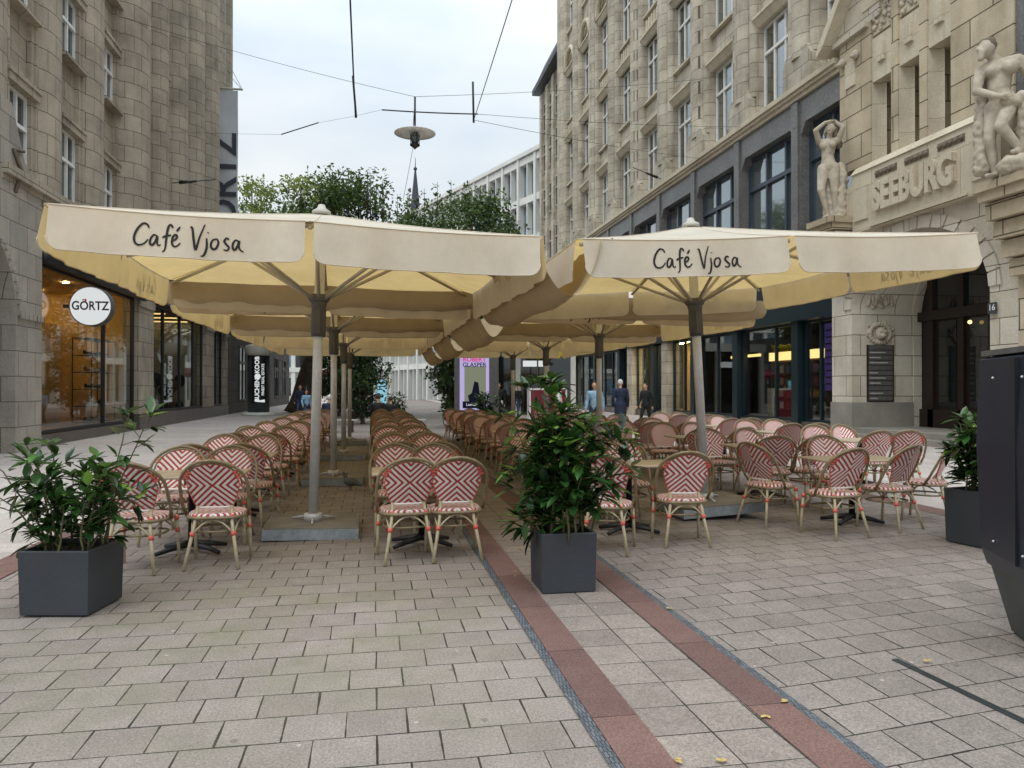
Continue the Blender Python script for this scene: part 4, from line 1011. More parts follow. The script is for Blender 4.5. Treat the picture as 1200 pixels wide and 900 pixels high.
# ================================================================== CHAIRS
def make_chair():
    r = thing('bistro_chair', (0, 0, 0), '', 'chair', 'woven bistro chairs of the terrace')
    # seat
    def outline(k, n=28, rx=0.226, ry=0.208):
        out_ = []
        for i in range(n):
            a = 2 * PI * i / n; c, s_ = math.cos(a), math.sin(a); e = 0.72
            out_.append((rx * k * math.copysign(abs(c) ** e, c), 0.0 + ry * k * math.copysign(abs(s_) ** e, s_)))
        return out_
    mb = MB(); rings = [(0.25, 0.455), (0.6, 0.456), (0.9, 0.458), (0.98, 0.452), (1.0, 0.44), (0.99, 0.42)]
    vs = [(0, 0, 0.454)]; 
    for k, z in rings: vs += [(x, y, z) for x, y in outline(k)]
    n = 28; fs = [(0, 1 + i, 1 + (i + 1) % n) for i in range(n)]
    for q in range(len(rings) - 1):
        for i in range(n): fs.append((1 + q * n + i, 1 + (q + 1) * n + i, 1 + (q + 1) * n + (i + 1) % n, 1 + q * n + (i + 1) % n))
    mb.add(vs, fs, 0, True); build('seat', mb, 'weaveS', r, True)
    fr = MB().tube([(x, y, 0.422) for x, y in outline(1.03)], 0.014, 8, closed=True)
    build('seat_frame', fr, 'cane', r, True)
    build('stretcher', MB().tube([(x, y, 0.30) for x, y in outline(0.86, 20)], 0.010, 6, closed=True), 'cane', r, True)
    # back hoop
    def bp(x, z, off=0.0): # point in the leaning back surface, wrapped round the sitter
        t = (z - 0.42) / 0.5
        return (x, -0.10 - 0.235 * t + 0.9 * x * x * (0.4 + 0.6 * t) * 1.2 + off, z)
    def hoop(hw_, ztop, zside, k=12):
        pts = [(-hw_ * 0.93, 0.42), (-hw_, 0.52), (-hw_ * 1.0, zside)]
        for i in range(1, k): 
            a = PI * i / k; pts.append((-hw_ * math.cos(a), zside + (ztop - zside) * math.sin(a)))
        pts += [(hw_, zside), (hw_, 0.52), (hw_ * 0.93, 0.42)]; return pts
    h = MB(); h.tube([(p[0], bp(*p)[1] if p[1] > 0.6 else -0.02 + (bp(p[0], 0.6)[1] + 0.02) * (p[1] - 0.42) / 0.18, p[1]) for p in hoop(0.268, 0.92, 0.69)], 0.0145, 8)
    h.tube([bp(p[0], p[1], 0.012) for p in hoop(0.226, 0.897, 0.70)[2:-2]], 0.008, 6)
    build('back_frame', h, 'cane', r, True)
    # woven panel
    nv, nu = 14, 12; f = []; bk = []
    for j in range(nv + 1):
        z = 0.505 + (0.885 - 0.505) * j / nv
        if z < 0.70: w_ = 0.138 + (0.207 - 0.138) * ((z - 0.505) / 0.195) ** 0.8
        else: w_ = 0.207 * math.sqrt(max(0.0, 1 - ((z - 0.70) / 0.186) ** 2)) + 0.004
        for i in range(nu + 1):
            x = -w_ + 2 * w_ * i / nu; p = bp(x, z); f.append(p); bk.append((p[0], p[1] + 0.014, p[2]))
    nn_ = len(f); q = lambda i, j: j * (nu + 1) + i
    fs = [(q(i, j), q(i + 1, j), q(i + 1, j + 1), q(i, j + 1)) for j in range(nv) for i in range(nu)]
    fs += [tuple(a + nn_ for a in t[::-1]) for t in fs]
    for j in range(nv): fs.append((q(0, j), q(0, j + 1), q(0, j + 1) + nn_, q(0, j) + nn_)); fs.append((q(nu, j + 1), q(nu, j), q(nu, j) + nn_, q(nu, j + 1) + nn_))
    for i in range(nu): fs.append((q(i + 1, 0), q(i, 0), q(i, 0) + nn_, q(i + 1, 0) + nn_))
    b = build('backrest', MB().add(f + bk, fs, 0, True), 'weaveB', r, True)
    build('edge_band', MB().tube([bp(-0.138 + 0.276 * i / 6, 0.505, 0.006) for i in range(7)], 0.014, 6), 'edge', b, True)
    # binding strips down both panel edges + knots
    bd = MB()
    for s_ in (-1, 1):
        pts = []
        for z in (0.50, 0.55, 0.6, 0.65, 0.70, 0.76, 0.80):
            w_ = 0.138 + (0.207 - 0.138) * (min(1, (z - 0.5) / 0.2)) ** 0.8 if z < 0.7 else 0.207 * math.sqrt(1 - ((z - 0.70) / 0.186) ** 2)
            pts.append(bp(s_ * w_, z, 0.005))
        bd.tube(pts, 0.006, 6)
        for z in (0.76, 0.785, 0.81):
            w_ = 0.207 * math.sqrt(1 - ((z - 0.70) / 0.186) ** 2); bd.tube([bp(s_ * (w_ - 0.01), z, 0.003), bp(s_ * (w_ + 0.035), z + 0.012, 0.003)], 0.011, 6)
    bd.tube([bp(-0.207 * math.cos(PI * i / 14), 0.70 + 0.187 * math.sin(PI * i / 14), 0.006) for i in range(2, 13)], 0.0035, 6)
    RL = {}
    legs = []
    for s_ in (-1, 1):
        legs.append([Vector((s_ * 0.218, 0.165, 0.42)), Vector((s_ * 0.226, 0.185, 0.2)), Vector((s_ * 0.23, 0.20, 0.0))])
        legs.append([Vector((s_ * 0.135, bp(0.135, 0.51)[1], 0.515)), Vector((s_ * 0.14, -0.175, 0.42)), Vector((s_ * 0.175, -0.225, 0.21)), Vector((s_ * 0.212, -0.275, 0.0))])
    lo = [build('leg', MB().tube(lg, 0.0145, 8), 'caneL', r, True) for lg in legs]
    for s_ in (-1, 1):
        for (p, r_, li) in (((s_ * 0.14, -0.175, 0.43), 0.021, 1), ((s_ * 0.162, -0.205, 0.29), 0.021, 1), ((s_ * 0.218, 0.168, 0.40), 0.021, 0), ((s_ * 0.222, 0.178, 0.29), 0.02, 0)):
            build('binding', MB().tube([(p[0], p[1], p[2] - 0.02), (p[0], p[1], p[2] + 0.018)], r_, 8), 'bind', lo[li + (0 if s_ < 0 else 2)], True)
    build('binding', bd, 'bind', r, True)
    def arc(a, b, m, r_=0.0085):
        br = MB(); a, b, m = Vector(a), Vector(b), Vector(m); br.tube([(a * (1 - t) ** 2 + m * 2 * t * (1 - t) + b * t * t) for t in [i / 8 for i in range(9)]], r_, 6); build('brace', br, 'caneL', r, True)
    arc((-0.16, -0.205, 0.285), (0.16, -0.205, 0.285), (0, -0.19, 0.52)); arc((-0.21, 0.18, 0.285), (0.21, 0.18, 0.285), (0, 0.185, 0.53))
    for s_ in (-1, 1): arc((s_ * 0.165, -0.205, 0.285), (s_ * 0.21, 0.175, 0.285), (s_ * 0.205, 0, 0.54))
    return r
chair0 = make_chair(); first = [True]
CN = []
def chair(x, y, rz, label):
    o = chair0 if first[0] else copy_tree(chair0); first[0] = False
    o.location = (x, y, 0.006); o.rotation_euler = (0, 0, rz); o.scale = (1.05, 1.05, 1.02); tag(o, label, 'chair', 'woven bistro chairs of the terrace'); CN.append(o); return o
def make_table():
    r = thing('bistro_table', (0, 0, 0), '', 'table', 'small terrace tables')
    t_ = MB().rbox((0, 0, 0.735), (0.98, 0.62, 0.028), 0.012); build('tabletop', t_, 'wood', r, True)
    build('column', MB().lathe([(0.035, 0.06), (0.032, 0.7), (0.12, 0.715)], (0, 0, 0), 12), 'black', r, True)
    f = MB()
    for a_ in (35, 145, 215, 325):
        c, s_ = math.cos(R(a_)), math.sin(R(a_)); f.tube([(0.02 * c, 0.02 * s_, 0.08), (0.2 * c, 0.2 * s_, 0.055), (0.34 * c, 0.34 * s_, 0.025)], [0.035, 0.026, 0.02], 8)
    build('foot', f, 'black', r, True); return r
table0 = make_table(); tfirst = [True]
def table(x, y, rz, label):
    o = table0 if tfirst[0] else copy_tree(table0); tfirst[0] = False
    o.location = (x, y, 0.006); o.rotation_euler = (0, 0, rz); return tag(o, label, 'table', 'small terrace tables')
rn = random.Random(42)
def shaker(x, y, mat, label):
    r = thing('table_shaker', (x, y, 0.756), label, 'shaker', 'glass shakers on the tables')
    build('body', MB().lathe([(0.02, 0), (0.022, 0.05), (0.015, 0.075)], (0, 0, 0), 10), mat, r, True)
    build('lid', MB().lathe([(0.016, 0.075), (0.017, 0.09), (0.008, 0.1)], (0, 0, 0), 10), 'alu', r, True); return r
tnum = ['first', 'second', 'third', 'fourth', 'fifth', 'sixth', 'seventh', 'eighth']
cols = [(-1.67, 7.72, 0.51, 'left column', 8.0), (0.49, 7.65, 0.475, 'middle column', 6.0), (2.72, 7.95, 0.56, 'column behind centre planter', 8.0), (5.45, 8.05, 0.62, 'right column', 14.0)]
for ci, (cx, y0, sp_, cname, jit) in enumerate(cols):
    for k_ in range(8):
        cy = y0 + 2.12 * k_
        tr = rn.uniform(-1, 1) * jit * 0.4
        table(cx + rn.uniform(-0.02, 0.02), cy, R(tr), 'pale wood bistro table on a black pedestal, %s from the front, %s' % (tnum[k_], cname))
        for side, sy in (('near', -1), ('far', 1)):
            for lr, sx in (('left', -1), ('right', 1)):
                if ci == 3 and k_ == 0: continue
                if ci == 2 and k_ == 0 and sy < 0 and sx < 0:
                    chair(2.22, 7.12, R(-24), 'red-white woven chair partly behind the centre laurel, near left seat at its front table'); continue
                base = 0 if sy < 0 else PI
                j = R(rn.uniform(-1, 1) * jit)
                x = cx + sx * sp_ / 2 + rn.uniform(-0.03, 0.03) * (1 + jit / 5); y = cy + sy * (0.50 + rn.uniform(0, 0.06) * (1 + jit / 6)) + (0.1 * rn.uniform(0, 1) if ci > 1 else 0) * sy
                if ci == 0: j += R(-4)
                if ci == 2 and k_ == 0 and sy < 0: j += R(-8 if sx > 0 else 18)
                chair(x, y, base + j, 'red-white woven chair, %s %s seat at %s table from front, %s' % (side, lr, tnum[k_], cname))
# loosely placed chairs at the front right table
for (x, y, rz, lab) in [(4.80, 7.42, 10, 'near left seat'), (5.66, 7.72, 22, 'near right seat'), (4.50, 8.20, -72, 'left end seat'), (5.75, 8.85, 172, 'far right seat'), (6.45, 8.1, 42, 'right end seat')]:
    chair(x, y, R(rz), 'red-white woven chair, %s at first table from front, right column' % lab)
# extra outer right column reached only under the rear parasols
for k_ in range(4):
    cy = 11.0 + 2.4 * k_; cx = 7.6 
    table(cx, cy, R(8), 'pale wood bistro table, %s from the front, outermost right column' % tnum[k_])
    for side, sy in (('near', -1), ('far', 1)):
        for lr, sx in (('left', -1), ('right', 1)):
            chair(cx + sx * 0.28, cy + sy * 0.6, (0 if sy < 0 else PI) + R(rn.uniform(-18, 18)), 'red-white woven chair, %s %s seat at %s table from front, outermost right column' % (side, lr, tnum[k_]))
for ci, (cx, y0, sp_, cname, jit) in enumerate(cols):
    for k_ in range(5):
        cy = y0 + 2.12 * k_
        shaker(cx + 0.03, cy - 0.02, 'cWhite', 'white salt shaker on the %s table from the front, %s' % (tnum[k_], cname))
        shaker(cx - 0.04, cy + 0.03, 'brownB', 'brown pepper shaker on the %s table from the front, %s' % (tnum[k_], cname))

# ================================================================== PLANTERS WITH LAUREL
def leaf_geo(mb, base, d, up, ln, wd, mi=0, curl=0.25):
    d = d.normalized(); s_ = d.cross(up)
    if s_.length < 1e-3: s_ = Vector((1, 0, 0))
    s_.normalize(); n = s_.cross(d).normalized()
    prof = [(0, 0.06), (0.18, 0.6), (0.45, 1.0), (0.75, 0.72), (1.0, 0.03)]
    L_, C_, R_ = [], [], []
    for t, w_ in prof:
        c = base + d * ln * t - n * curl * ln * t * t
        C_.append(c - n * wd * 0.10 * w_); L_.append(c + s_ * wd * 0.5 * w_ + n * wd * 0.06); R_.append(c - s_ * wd * 0.5 * w_ + n * wd * 0.06)
    vs = L_ + C_ + R_; fs = []
    for i in range(4): fs += [(i, i + 1, 5 + i + 1, 5 + i), (5 + i, 5 + i + 1, 10 + i + 1, 10 + i)]
    mb.add(vs, fs, mi, True)
def rvec(rn): 
    while True:
        v = Vector((rn.uniform(-1, 1), rn.uniform(-1, 1), rn.uniform(-1, 1)))
        if 0.1 < v.length < 1: return v.normalized()
def plant(root, c, z0, stems, seed, ll=0.125, spread=0.5, young=0.12, per=22):
    rn = random.Random(seed); st = MB(); lf = MB()
    for (dx, dy, h, ex) in stems:
        p0 = Vector((c[0] + dx * 0.25 * rn.uniform(0.3, 1), c[1] + dy * 0.25 * rn.uniform(0.3, 1), z0)); p1 = Vector((c[0] + dx * ex, c[1] + dy * ex, z0 + h))
        pm = p0.lerp(p1, 0.5) + Vector((-dx * 0.06, -dy * 0.06, 0.08)); pts = []
        n = 9
        for i in range(n + 1):
            t = i / n; pts.append(p0 * (1 - t) ** 2 + pm * 2 * t * (1 - t) + p1 * t * t + rvec(rn) * 0.008)
        st.tube(pts, [0.009 * (1 - 0.65 * i / n) for i in range(n + 1)], 5)
        for q in range(per):
            t = 0.1 + 0.9 * (q + rn.random()) / per; i = min(n - 1, int(t * n)); p = pts[i].lerp(pts[i + 1], t * n - i); ax = (pts[i + 1] - pts[i]).normalized()
            # short side twig
            a = q * 2.4 + rn.uniform(-0.4, 0.4); ref = ax.cross(Vector((0.3, 0.9, 0.2))).normalized(); o2 = ax.cross(ref)
            rad = ref * math.cos(a) + o2 * math.sin(a)
            tw = 0.02 + 0.14 * rn.random() * (1 - t * 0.4); tip = p + (rad * 0.8 + ax * 0.5) * tw
            if tw > 0.05: st.tube([p, tip], 0.003, 4)
            cnt = 1 if tw < 0.05 else rn.choice((3, 4, 5))
            for m_ in range(cnt):
                d = (rad * 0.9 + ax * 0.45 + rvec(rn) * 0.75); d.z += 0.05
                l_ = ll * rn.uniform(0.65, 1.15)
                leaf_geo(lf, tip, d, Vector((0, 0, 1)), l_, l_ * rn.uniform(0.38, 0.48), 1 if (rn.random() < young and t > 0.75) else 0, rn.uniform(0.1, 0.4))
        for m_ in range(6):
            a = m_ * 1.05; d = Vector((math.cos(a), math.sin(a), 0.55)) + rvec(rn) * 0.3; l_ = ll * rn.uniform(0.7, 1.1)
            leaf_geo(lf, pts[-1], d, Vector((0, 0, 1)), l_, l_ * 0.36, 1 if rn.random() < young * 2.5 else 0, 0.3)
    build('stem', st, 'stem', root); build('foliage', lf, ['laurel', 'laurelY'], root)
def planter(name, c, size, h, rz, label, stems, seed, leafkw={}):
    r = thing(name, (c[0], c[1], 0.0), label, 'planter', 'anthracite planters with laurel')
    hs = size / 2; t_ = 0.025
    bx = MB()
    Rm = Matrix.Rotation(rz, 4, 'Z'); 
    def rb(x0, x1, y0, y1, z0, z1, m):
        b = MB().box(x0, x1, y0, y1, z0, z1); m.add([(Rm @ Vector(v)) for v in b.v], b.f, 0)
    z0 = 0.014
    vs = []
    prof = [(hs * 0.955, z0), (hs * 0.96, z0 + 0.004), (hs, h - 0.006), (hs - 0.004, h), (hs - t_, h), (hs - t_, h - 0.07)]
    for k, z in prof: vs += [Rm @ Vector((a * k, b * k, z)) for a, b in ((-1, -1), (1, -1), (1, 1), (-1, 1))]
    fs = [(i * 4 + j, i * 4 + (j + 1) % 4, (i + 1) * 4 + (j + 1) % 4, (i + 1) * 4 + j) for i in range(len(prof) - 1) for j in range(4)]
    bx.add(vs, fs); build('box', bx, 'planter', r, True)
    so = MB(); k = hs - t_ - 0.001; so.add([Rm @ Vector((a * k, b * k, h - 0.05)) for a, b in ((-1, -1), (1, -1), (1, 1), (-1, 1))], [(0, 1, 2, 3)]); build('soil', so, 'soil', r, True)
    plant(r, c, h - 0.06, stems, seed, **leafkw); return r
def stems_fan(rn, n, h0, h1, ex, bias=(0, 0)):
    out_ = []
    for i in range(n):
        a = 2 * PI * i / n + rn.uniform(-0.3, 0.3); e = ex * rn.uniform(0.25, 1.0)
        out_.append((math.cos(a) + bias[0], math.sin(a) + bias[1], rn.uniform(h0, h1) * (1.0 - 0.25 * e / ex), e))
    return out_
rr = random.Random(8)
cR = lambda l, f: (l * math.cos(R(10.26)) + f * math.sin(R(10.26)), f * math.cos(R(10.26)) - l * math.sin(R(10.26)))
planter('laurel_planter', cR(-3.11, 5.45), 0.48, 0.45, R(-10.26), 'square anthracite planter with a loose laurel bush, in front at far left',
        stems_fan(rr, 15, 0.45, 0.85, 0.46) + [(1.0, 0.35, 0.95, 0.47), (0.9, 0.1, 0.98, 0.40), (-0.6, -0.2, 0.78, 0.45), (-1.0, 0.1, 0.7, 0.6), (-0.95, -0.3, 0.45, 0.5)], 3, dict(ll=0.135, per=11, young=0.04))
planter('laurel_planter', (1.46, 5.85), 0.43, 0.46, 0, 'square anthracite planter with the tallest laurel bush, on the paved band at centre',
        stems_fan(rr, 17, 0.6, 1.12, 0.42) + [(-0.4, 0.0, 1.22, 0.24), (-0.2, 0.3, 1.2, 0.3), (-0.7, 0.1, 1.18, 0.34), (1.0, -0.2, 0.8, 0.5), (1.0, 0.1, 0.6, 0.55), (-1.0, -0.2, 0.16, 0.36), (-1.0, 0.2, 0.95, 0.42), (0.1, -0.5, 1.0, 0.2)], 5, dict(ll=0.165, per=14, young=0.12))
planter('laurel_planter', cR(4.75, 7.65), 0.56, 0.55, R(12), 'dark planter with a dense rounded laurel bush, beside the navy cabinet at right',
        stems_fan(rr, 18, 0.5, 0.85, 0.42) + [(-0.9, -0.2, 0.78, 0.4)], 9, dict(ll=0.15, per=17, young=0.05))
# small planters in the background
for (px_, zc, lab, sz, seed) in [(-4.5, 29, 'pale tub with a round evergreen bush behind the middle column of chairs', 0.8, 31), (-1.9, 31, 'pale tub with a bush standing left of the advertising screen', 0.8, 32), (-1.05, 27.5, 'dark tub with a loose bush right below the advertising screen', 0.7, 33)]:
    c = cR(px_ * zc / 30, zc)
    r = thing('bush_tub', (c[0], c[1], 0), lab, 'planter', 'bushes in tubs at the terrace end')
    build('tub', MB().lathe([(0.3 * sz, 0), (0.38 * sz, 0.5), (0.33 * sz, 0.5), (0.3 * sz, 0.4)], (c[0], c[1], 0.01), 18), 'concW' if seed != 33 else 'planter', r)
    plant(r, c, 0.4, stems_fan(random.Random(seed), 12, 0.5, 1.1, 0.6), seed, ll=0.2, per=9, young=0.05)
# ================================================================== TREES
def tree(loc, h, trunk_r, crown_z, rx, ry, rz, seed, label, mats, n_leaf=9000, leaf=0.24, lean=(0, 0), spikes=0, cat='tree', name='street_tree', clumps=70):
    rn = random.Random(seed); r = thing(name, (loc[0], loc[1], 0), label, cat, 'street trees beyond the terrace')
    base = Vector((loc[0], loc[1], 0)); tb = MB(); top = base + Vector((lean[0], lean[1], crown_z))
    pts = [base + (top - base) * t + Vector((0.1 * math.sin(t * 7 + seed), 0.1 * math.cos(t * 6 + seed), 0)) * t for t in [i / 8 for i in range(9)]]
    tb.tube([base + Vector((0, 0, -0.02))] + pts[1:], [trunk_r * 1.35] + [trunk_r * (1 - 0.35 * i / 8) for i in range(1, 9)], 12)
    build('trunk', tb, 'bark', r)
    cc = top + Vector((0, 0, rz * 0.75)); cl = []
    lb_ = MB()
    for i in range(clumps):
        v = rvec(rn) * (rn.random() ** 0.4); c = cc + Vector((v.x * rx, v.y * ry, v.z * rz)); 
        if c.z < crown_z * 0.55: c.z = crown_z * 0.55 + rn.random()
        cl.append((c, rn.uniform(0.14, 0.3) * min(rx, rz) + 0.25))
        if i % 3 == 0:
            m_ = top.lerp(c, 0.5) + Vector((0, 0, -0.3)); s0 = base.lerp(top, rn.uniform(0.75, 1.0)); lb_.tube([s0, m_, c], [trunk_r * 0.32, trunk_r * 0.18, 0.02], 6)
    for q in range(spikes):
        a = rn.uniform(0, 2 * PI); rr_ = rn.uniform(0, 0.85); 
        c0 = cc + Vector((math.cos(a) * rx * rr_, math.sin(a) * ry * rr_, rz * math.sqrt(1 - rr_ * rr_) * 0.8))
        for e in range(4): cl.append((c0 + Vector((rn.uniform(-0.15, 0.15), rn.uniform(-0.15, 0.15), 0.45 * e)), 0.42 - 0.08 * e))
        lb_.tube([c0 - Vector((0, 0, 1)), c0 + Vector((0, 0, 1.6))], [0.04, 0.01], 4)
    build('limbs', lb_, 'bark', r)
    tot = sum(c[1] ** 2 for c in cl); mb = MB(); V = mb.v; F = mb.f
    for (c, rad) in cl:
        m_ = max(6, int(n_leaf * rad * rad / tot)); tone = rn.random()
        for _ in range(m_):
            v = rvec(rn) * (rn.random() ** 0.45) * rad; p = c + Vector((v.x, v.y, v.z * 0.85)); 
            d = rvec(rn); s_ = d.cross(rvec(rn)); 
            if s_.length < 0.05: continue
            s_.normalize(); l_ = leaf * rn.uniform(0.55, 1.2); w_ = l_ * 0.42; o_ = len(V)
            V += [tuple(p), tuple(p + d * l_ * 0.5 + s_ * w_ * 0.6), tuple(p + d * l_), tuple(p + d * l_ * 0.5 - s_ * w_ * 0.6)]; F.append((o_, o_ + 1, o_ + 2, o_ + 3)); mb.mi.append(0 if tone < 0.75 else 1); mb.smooth.append(False)
    build('crown', mb, mats, r); return r
tree(cR(-14.3, 50), 15, 0.42, 5.0, 4.3, 4.2, 3.6, 1, 'tree with a thick leaning trunk beside the advertising column', ['leafD', 'leafL'], 9000, 0.3, (1.5, 0.5), 4)
tree(cR(-8.3, 41), 13.5, 0.2, 5.3, 4.2, 3.2, 4.1, 2, 'dark twiggy tree just left of the church spire', ['leafD', 'leafI'], 22000, 0.25, (0, 0), 22)
tree(cR(-3.2, 43), 13, 0.2, 5.6, 4.3, 3.6, 3.9, 3, 'broad dark tree just right of the church spire', ['leafD', 'leafI'], 22000, 0.25, (0, 0), 14)
tree(cR(-12.4, 47), 14, 0.2, 5.6, 3.4, 3.2, 4.0, 12, 'mid green tree between the pale trees and the dark twiggy one', ['leafD', 'leafL'], 14000, 0.27, (0, 0), 8)
tree(cR(-20.6, 62), 18, 0.3, 7.6, 3.9, 4.0, 6.3, 4, 'yellow-green tree showing above the left parasol beside the stone facade', ['leafL', 'leafD'], 9000, 0.34, (0, 0), 3)
tree(cR(-15.5, 60), 18, 0.3, 7.6, 3.6, 4.0, 6.2, 5, 'pale green tree behind the left parasol, second from the facade', ['leafL', 'leafD'], 9000, 0.34, (0, 0), 3)
tree(cR(-1.2, 60), 12, 0.25, 5.0, 4.0, 4.0, 4.4, 6, 'small dark tree in front of the white office block', ['leafD', 'leafL'], 6000, 0.32)
tree(cR(4.1, 75), 11, 0.25, 4.0, 2.2, 2.2, 4.2, 7, 'slim tree at the foot of the white office block, by the sandstone corner', ['leafI', 'leafD'], 4000, 0.3)
def column_shrub(l, f, h, w_, seed, label):
    tree(cR(l, f), h, 0.1, 0.9, w_, w_, h * 0.46, seed, label, ['leafI', 'leafD'], 5200, 0.2, clumps=60, name='evergreen_column', cat='tree')
column_shrub(-6.6, 34, 4.5, 0.95, 41, 'tall evergreen column seen left of the middle chairs, beneath the parasols')
column_shrub(-2.4, 31, 4.3, 0.72, 42, 'tall evergreen column immediately left of the advertising screen')
column_shrub(-9.9, 44, 5.2, 1.2, 43, 'dark evergreen column behind the third pole of the left parasol row')

# ================================================================== BODIES  (capsules fused by voxel remesh)
def fused(name, parts, mat, parent=None, voxel=0.02, smooth=6, disp=0.0):
    mb = MB()
    for p in parts:
        if p[0] == 'c': # capsule a,b,ra,rb
            a, b, ra, rb = Vector(p[1]), Vector(p[2]), p[3], p[4]; n = 5
            mb.tube([a.lerp(b, i / n) for i in range(n + 1)], [ra + (rb - ra) * i / n for i in range(n + 1)], 10); mb.ico(a, ra, sub=2); mb.ico(b, rb, sub=2)
        else: mb.ico(p[1], 1.0, p[2], sub=3)
    o = build(name, mb, mat, None, True)
    m = o.modifiers.new('r', 'REMESH'); m.mode = 'VOXEL'; m.voxel_size = voxel; m.use_smooth_shade = True
    s_ = o.modifiers.new('s', 'SMOOTH'); s_.factor = 0.5; s_.iterations = smooth
    if disp:
        tx = bpy.data.textures.new('folds', 'CLOUDS'); tx.noise_scale = disp[1]; d_ = o.modifiers.new('d', 'DISPLACE'); d_.texture = tx; d_.strength = disp[0]; d_.mid_level = 0.5; d_.texture_coords = 'LOCAL'
    bpy.context.view_layer.update(); dg = bpy.context.evaluated_depsgraph_get(); me = bpy.data.meshes.new_from_object(o.evaluated_get(dg)); 
    o.modifiers.clear(); o.data = me; me.name = name
    if not me.materials: me.materials.append(M[mat])
    for p in me.polygons: p.use_smooth = True
    if parent is not None and parent.name.startswith('statue'): me.transform(Matrix.Translation(-parent.location))
    o.parent = parent; return o
def head_parts(c, f, s_=1.0, scale=1.0):
    # c head centre, f facing unit vector, s_ right vector
    c = Vector(c); f = Vector(f).normalized(); r_ = f.cross(Vector((0, 0, 1))).normalized() * scale; u = Vector((0, 0, 1)) * scale; f = f * scale
    return [('e', c, (0.078 * scale, 0.088 * scale, 0.11 * scale)), ('c', c + f * 0.03 - u * 0.05, c + f * 0.055 - u * 0.085, 0.05 * scale, 0.032 * scale),
            ('c', c + f * 0.085 + u * 0.015, c + f * 0.105 - u * 0.025, 0.010 * scale, 0.016 * scale), ('e', c + r_ * 0.082 - u * 0.01, (0.014 * scale, 0.02 * scale, 0.03 * scale)), ('e', c - r_ * 0.082 - u * 0.01, (0.014 * scale, 0.02 * scale, 0.03 * scale))]
def hand(w, d, s_, scale=1.0, side=1):
    w = Vector(w); d = Vector(d).normalized(); x = Vector(s_).normalized(); out_ = [('c', w, w + d * 0.075 * scale, 0.026 * scale, 0.034 * scale)]
    for i, ln in enumerate((0.07, 0.08, 0.075, 0.058)):
        b = w + d * 0.085 * scale + x * (i - 1.5) * 0.021 * scale; n = d.cross(x)
        out_.append(('c', b, b + (d * ln * 0.55) * scale, 0.0098 * scale, 0.009 * scale)); out_.append(('c', b + d * ln * 0.55 * scale, b + (d * ln * 0.95 + n * 0.022 * side) * scale, 0.009 * scale, 0.0075 * scale))
    out_.append(('c', w + d * 0.025 * scale - x * 0.025 * scale, w + d * 0.07 * scale - x * 0.055 * scale, 0.013 * scale, 0.010 * scale)); return out_
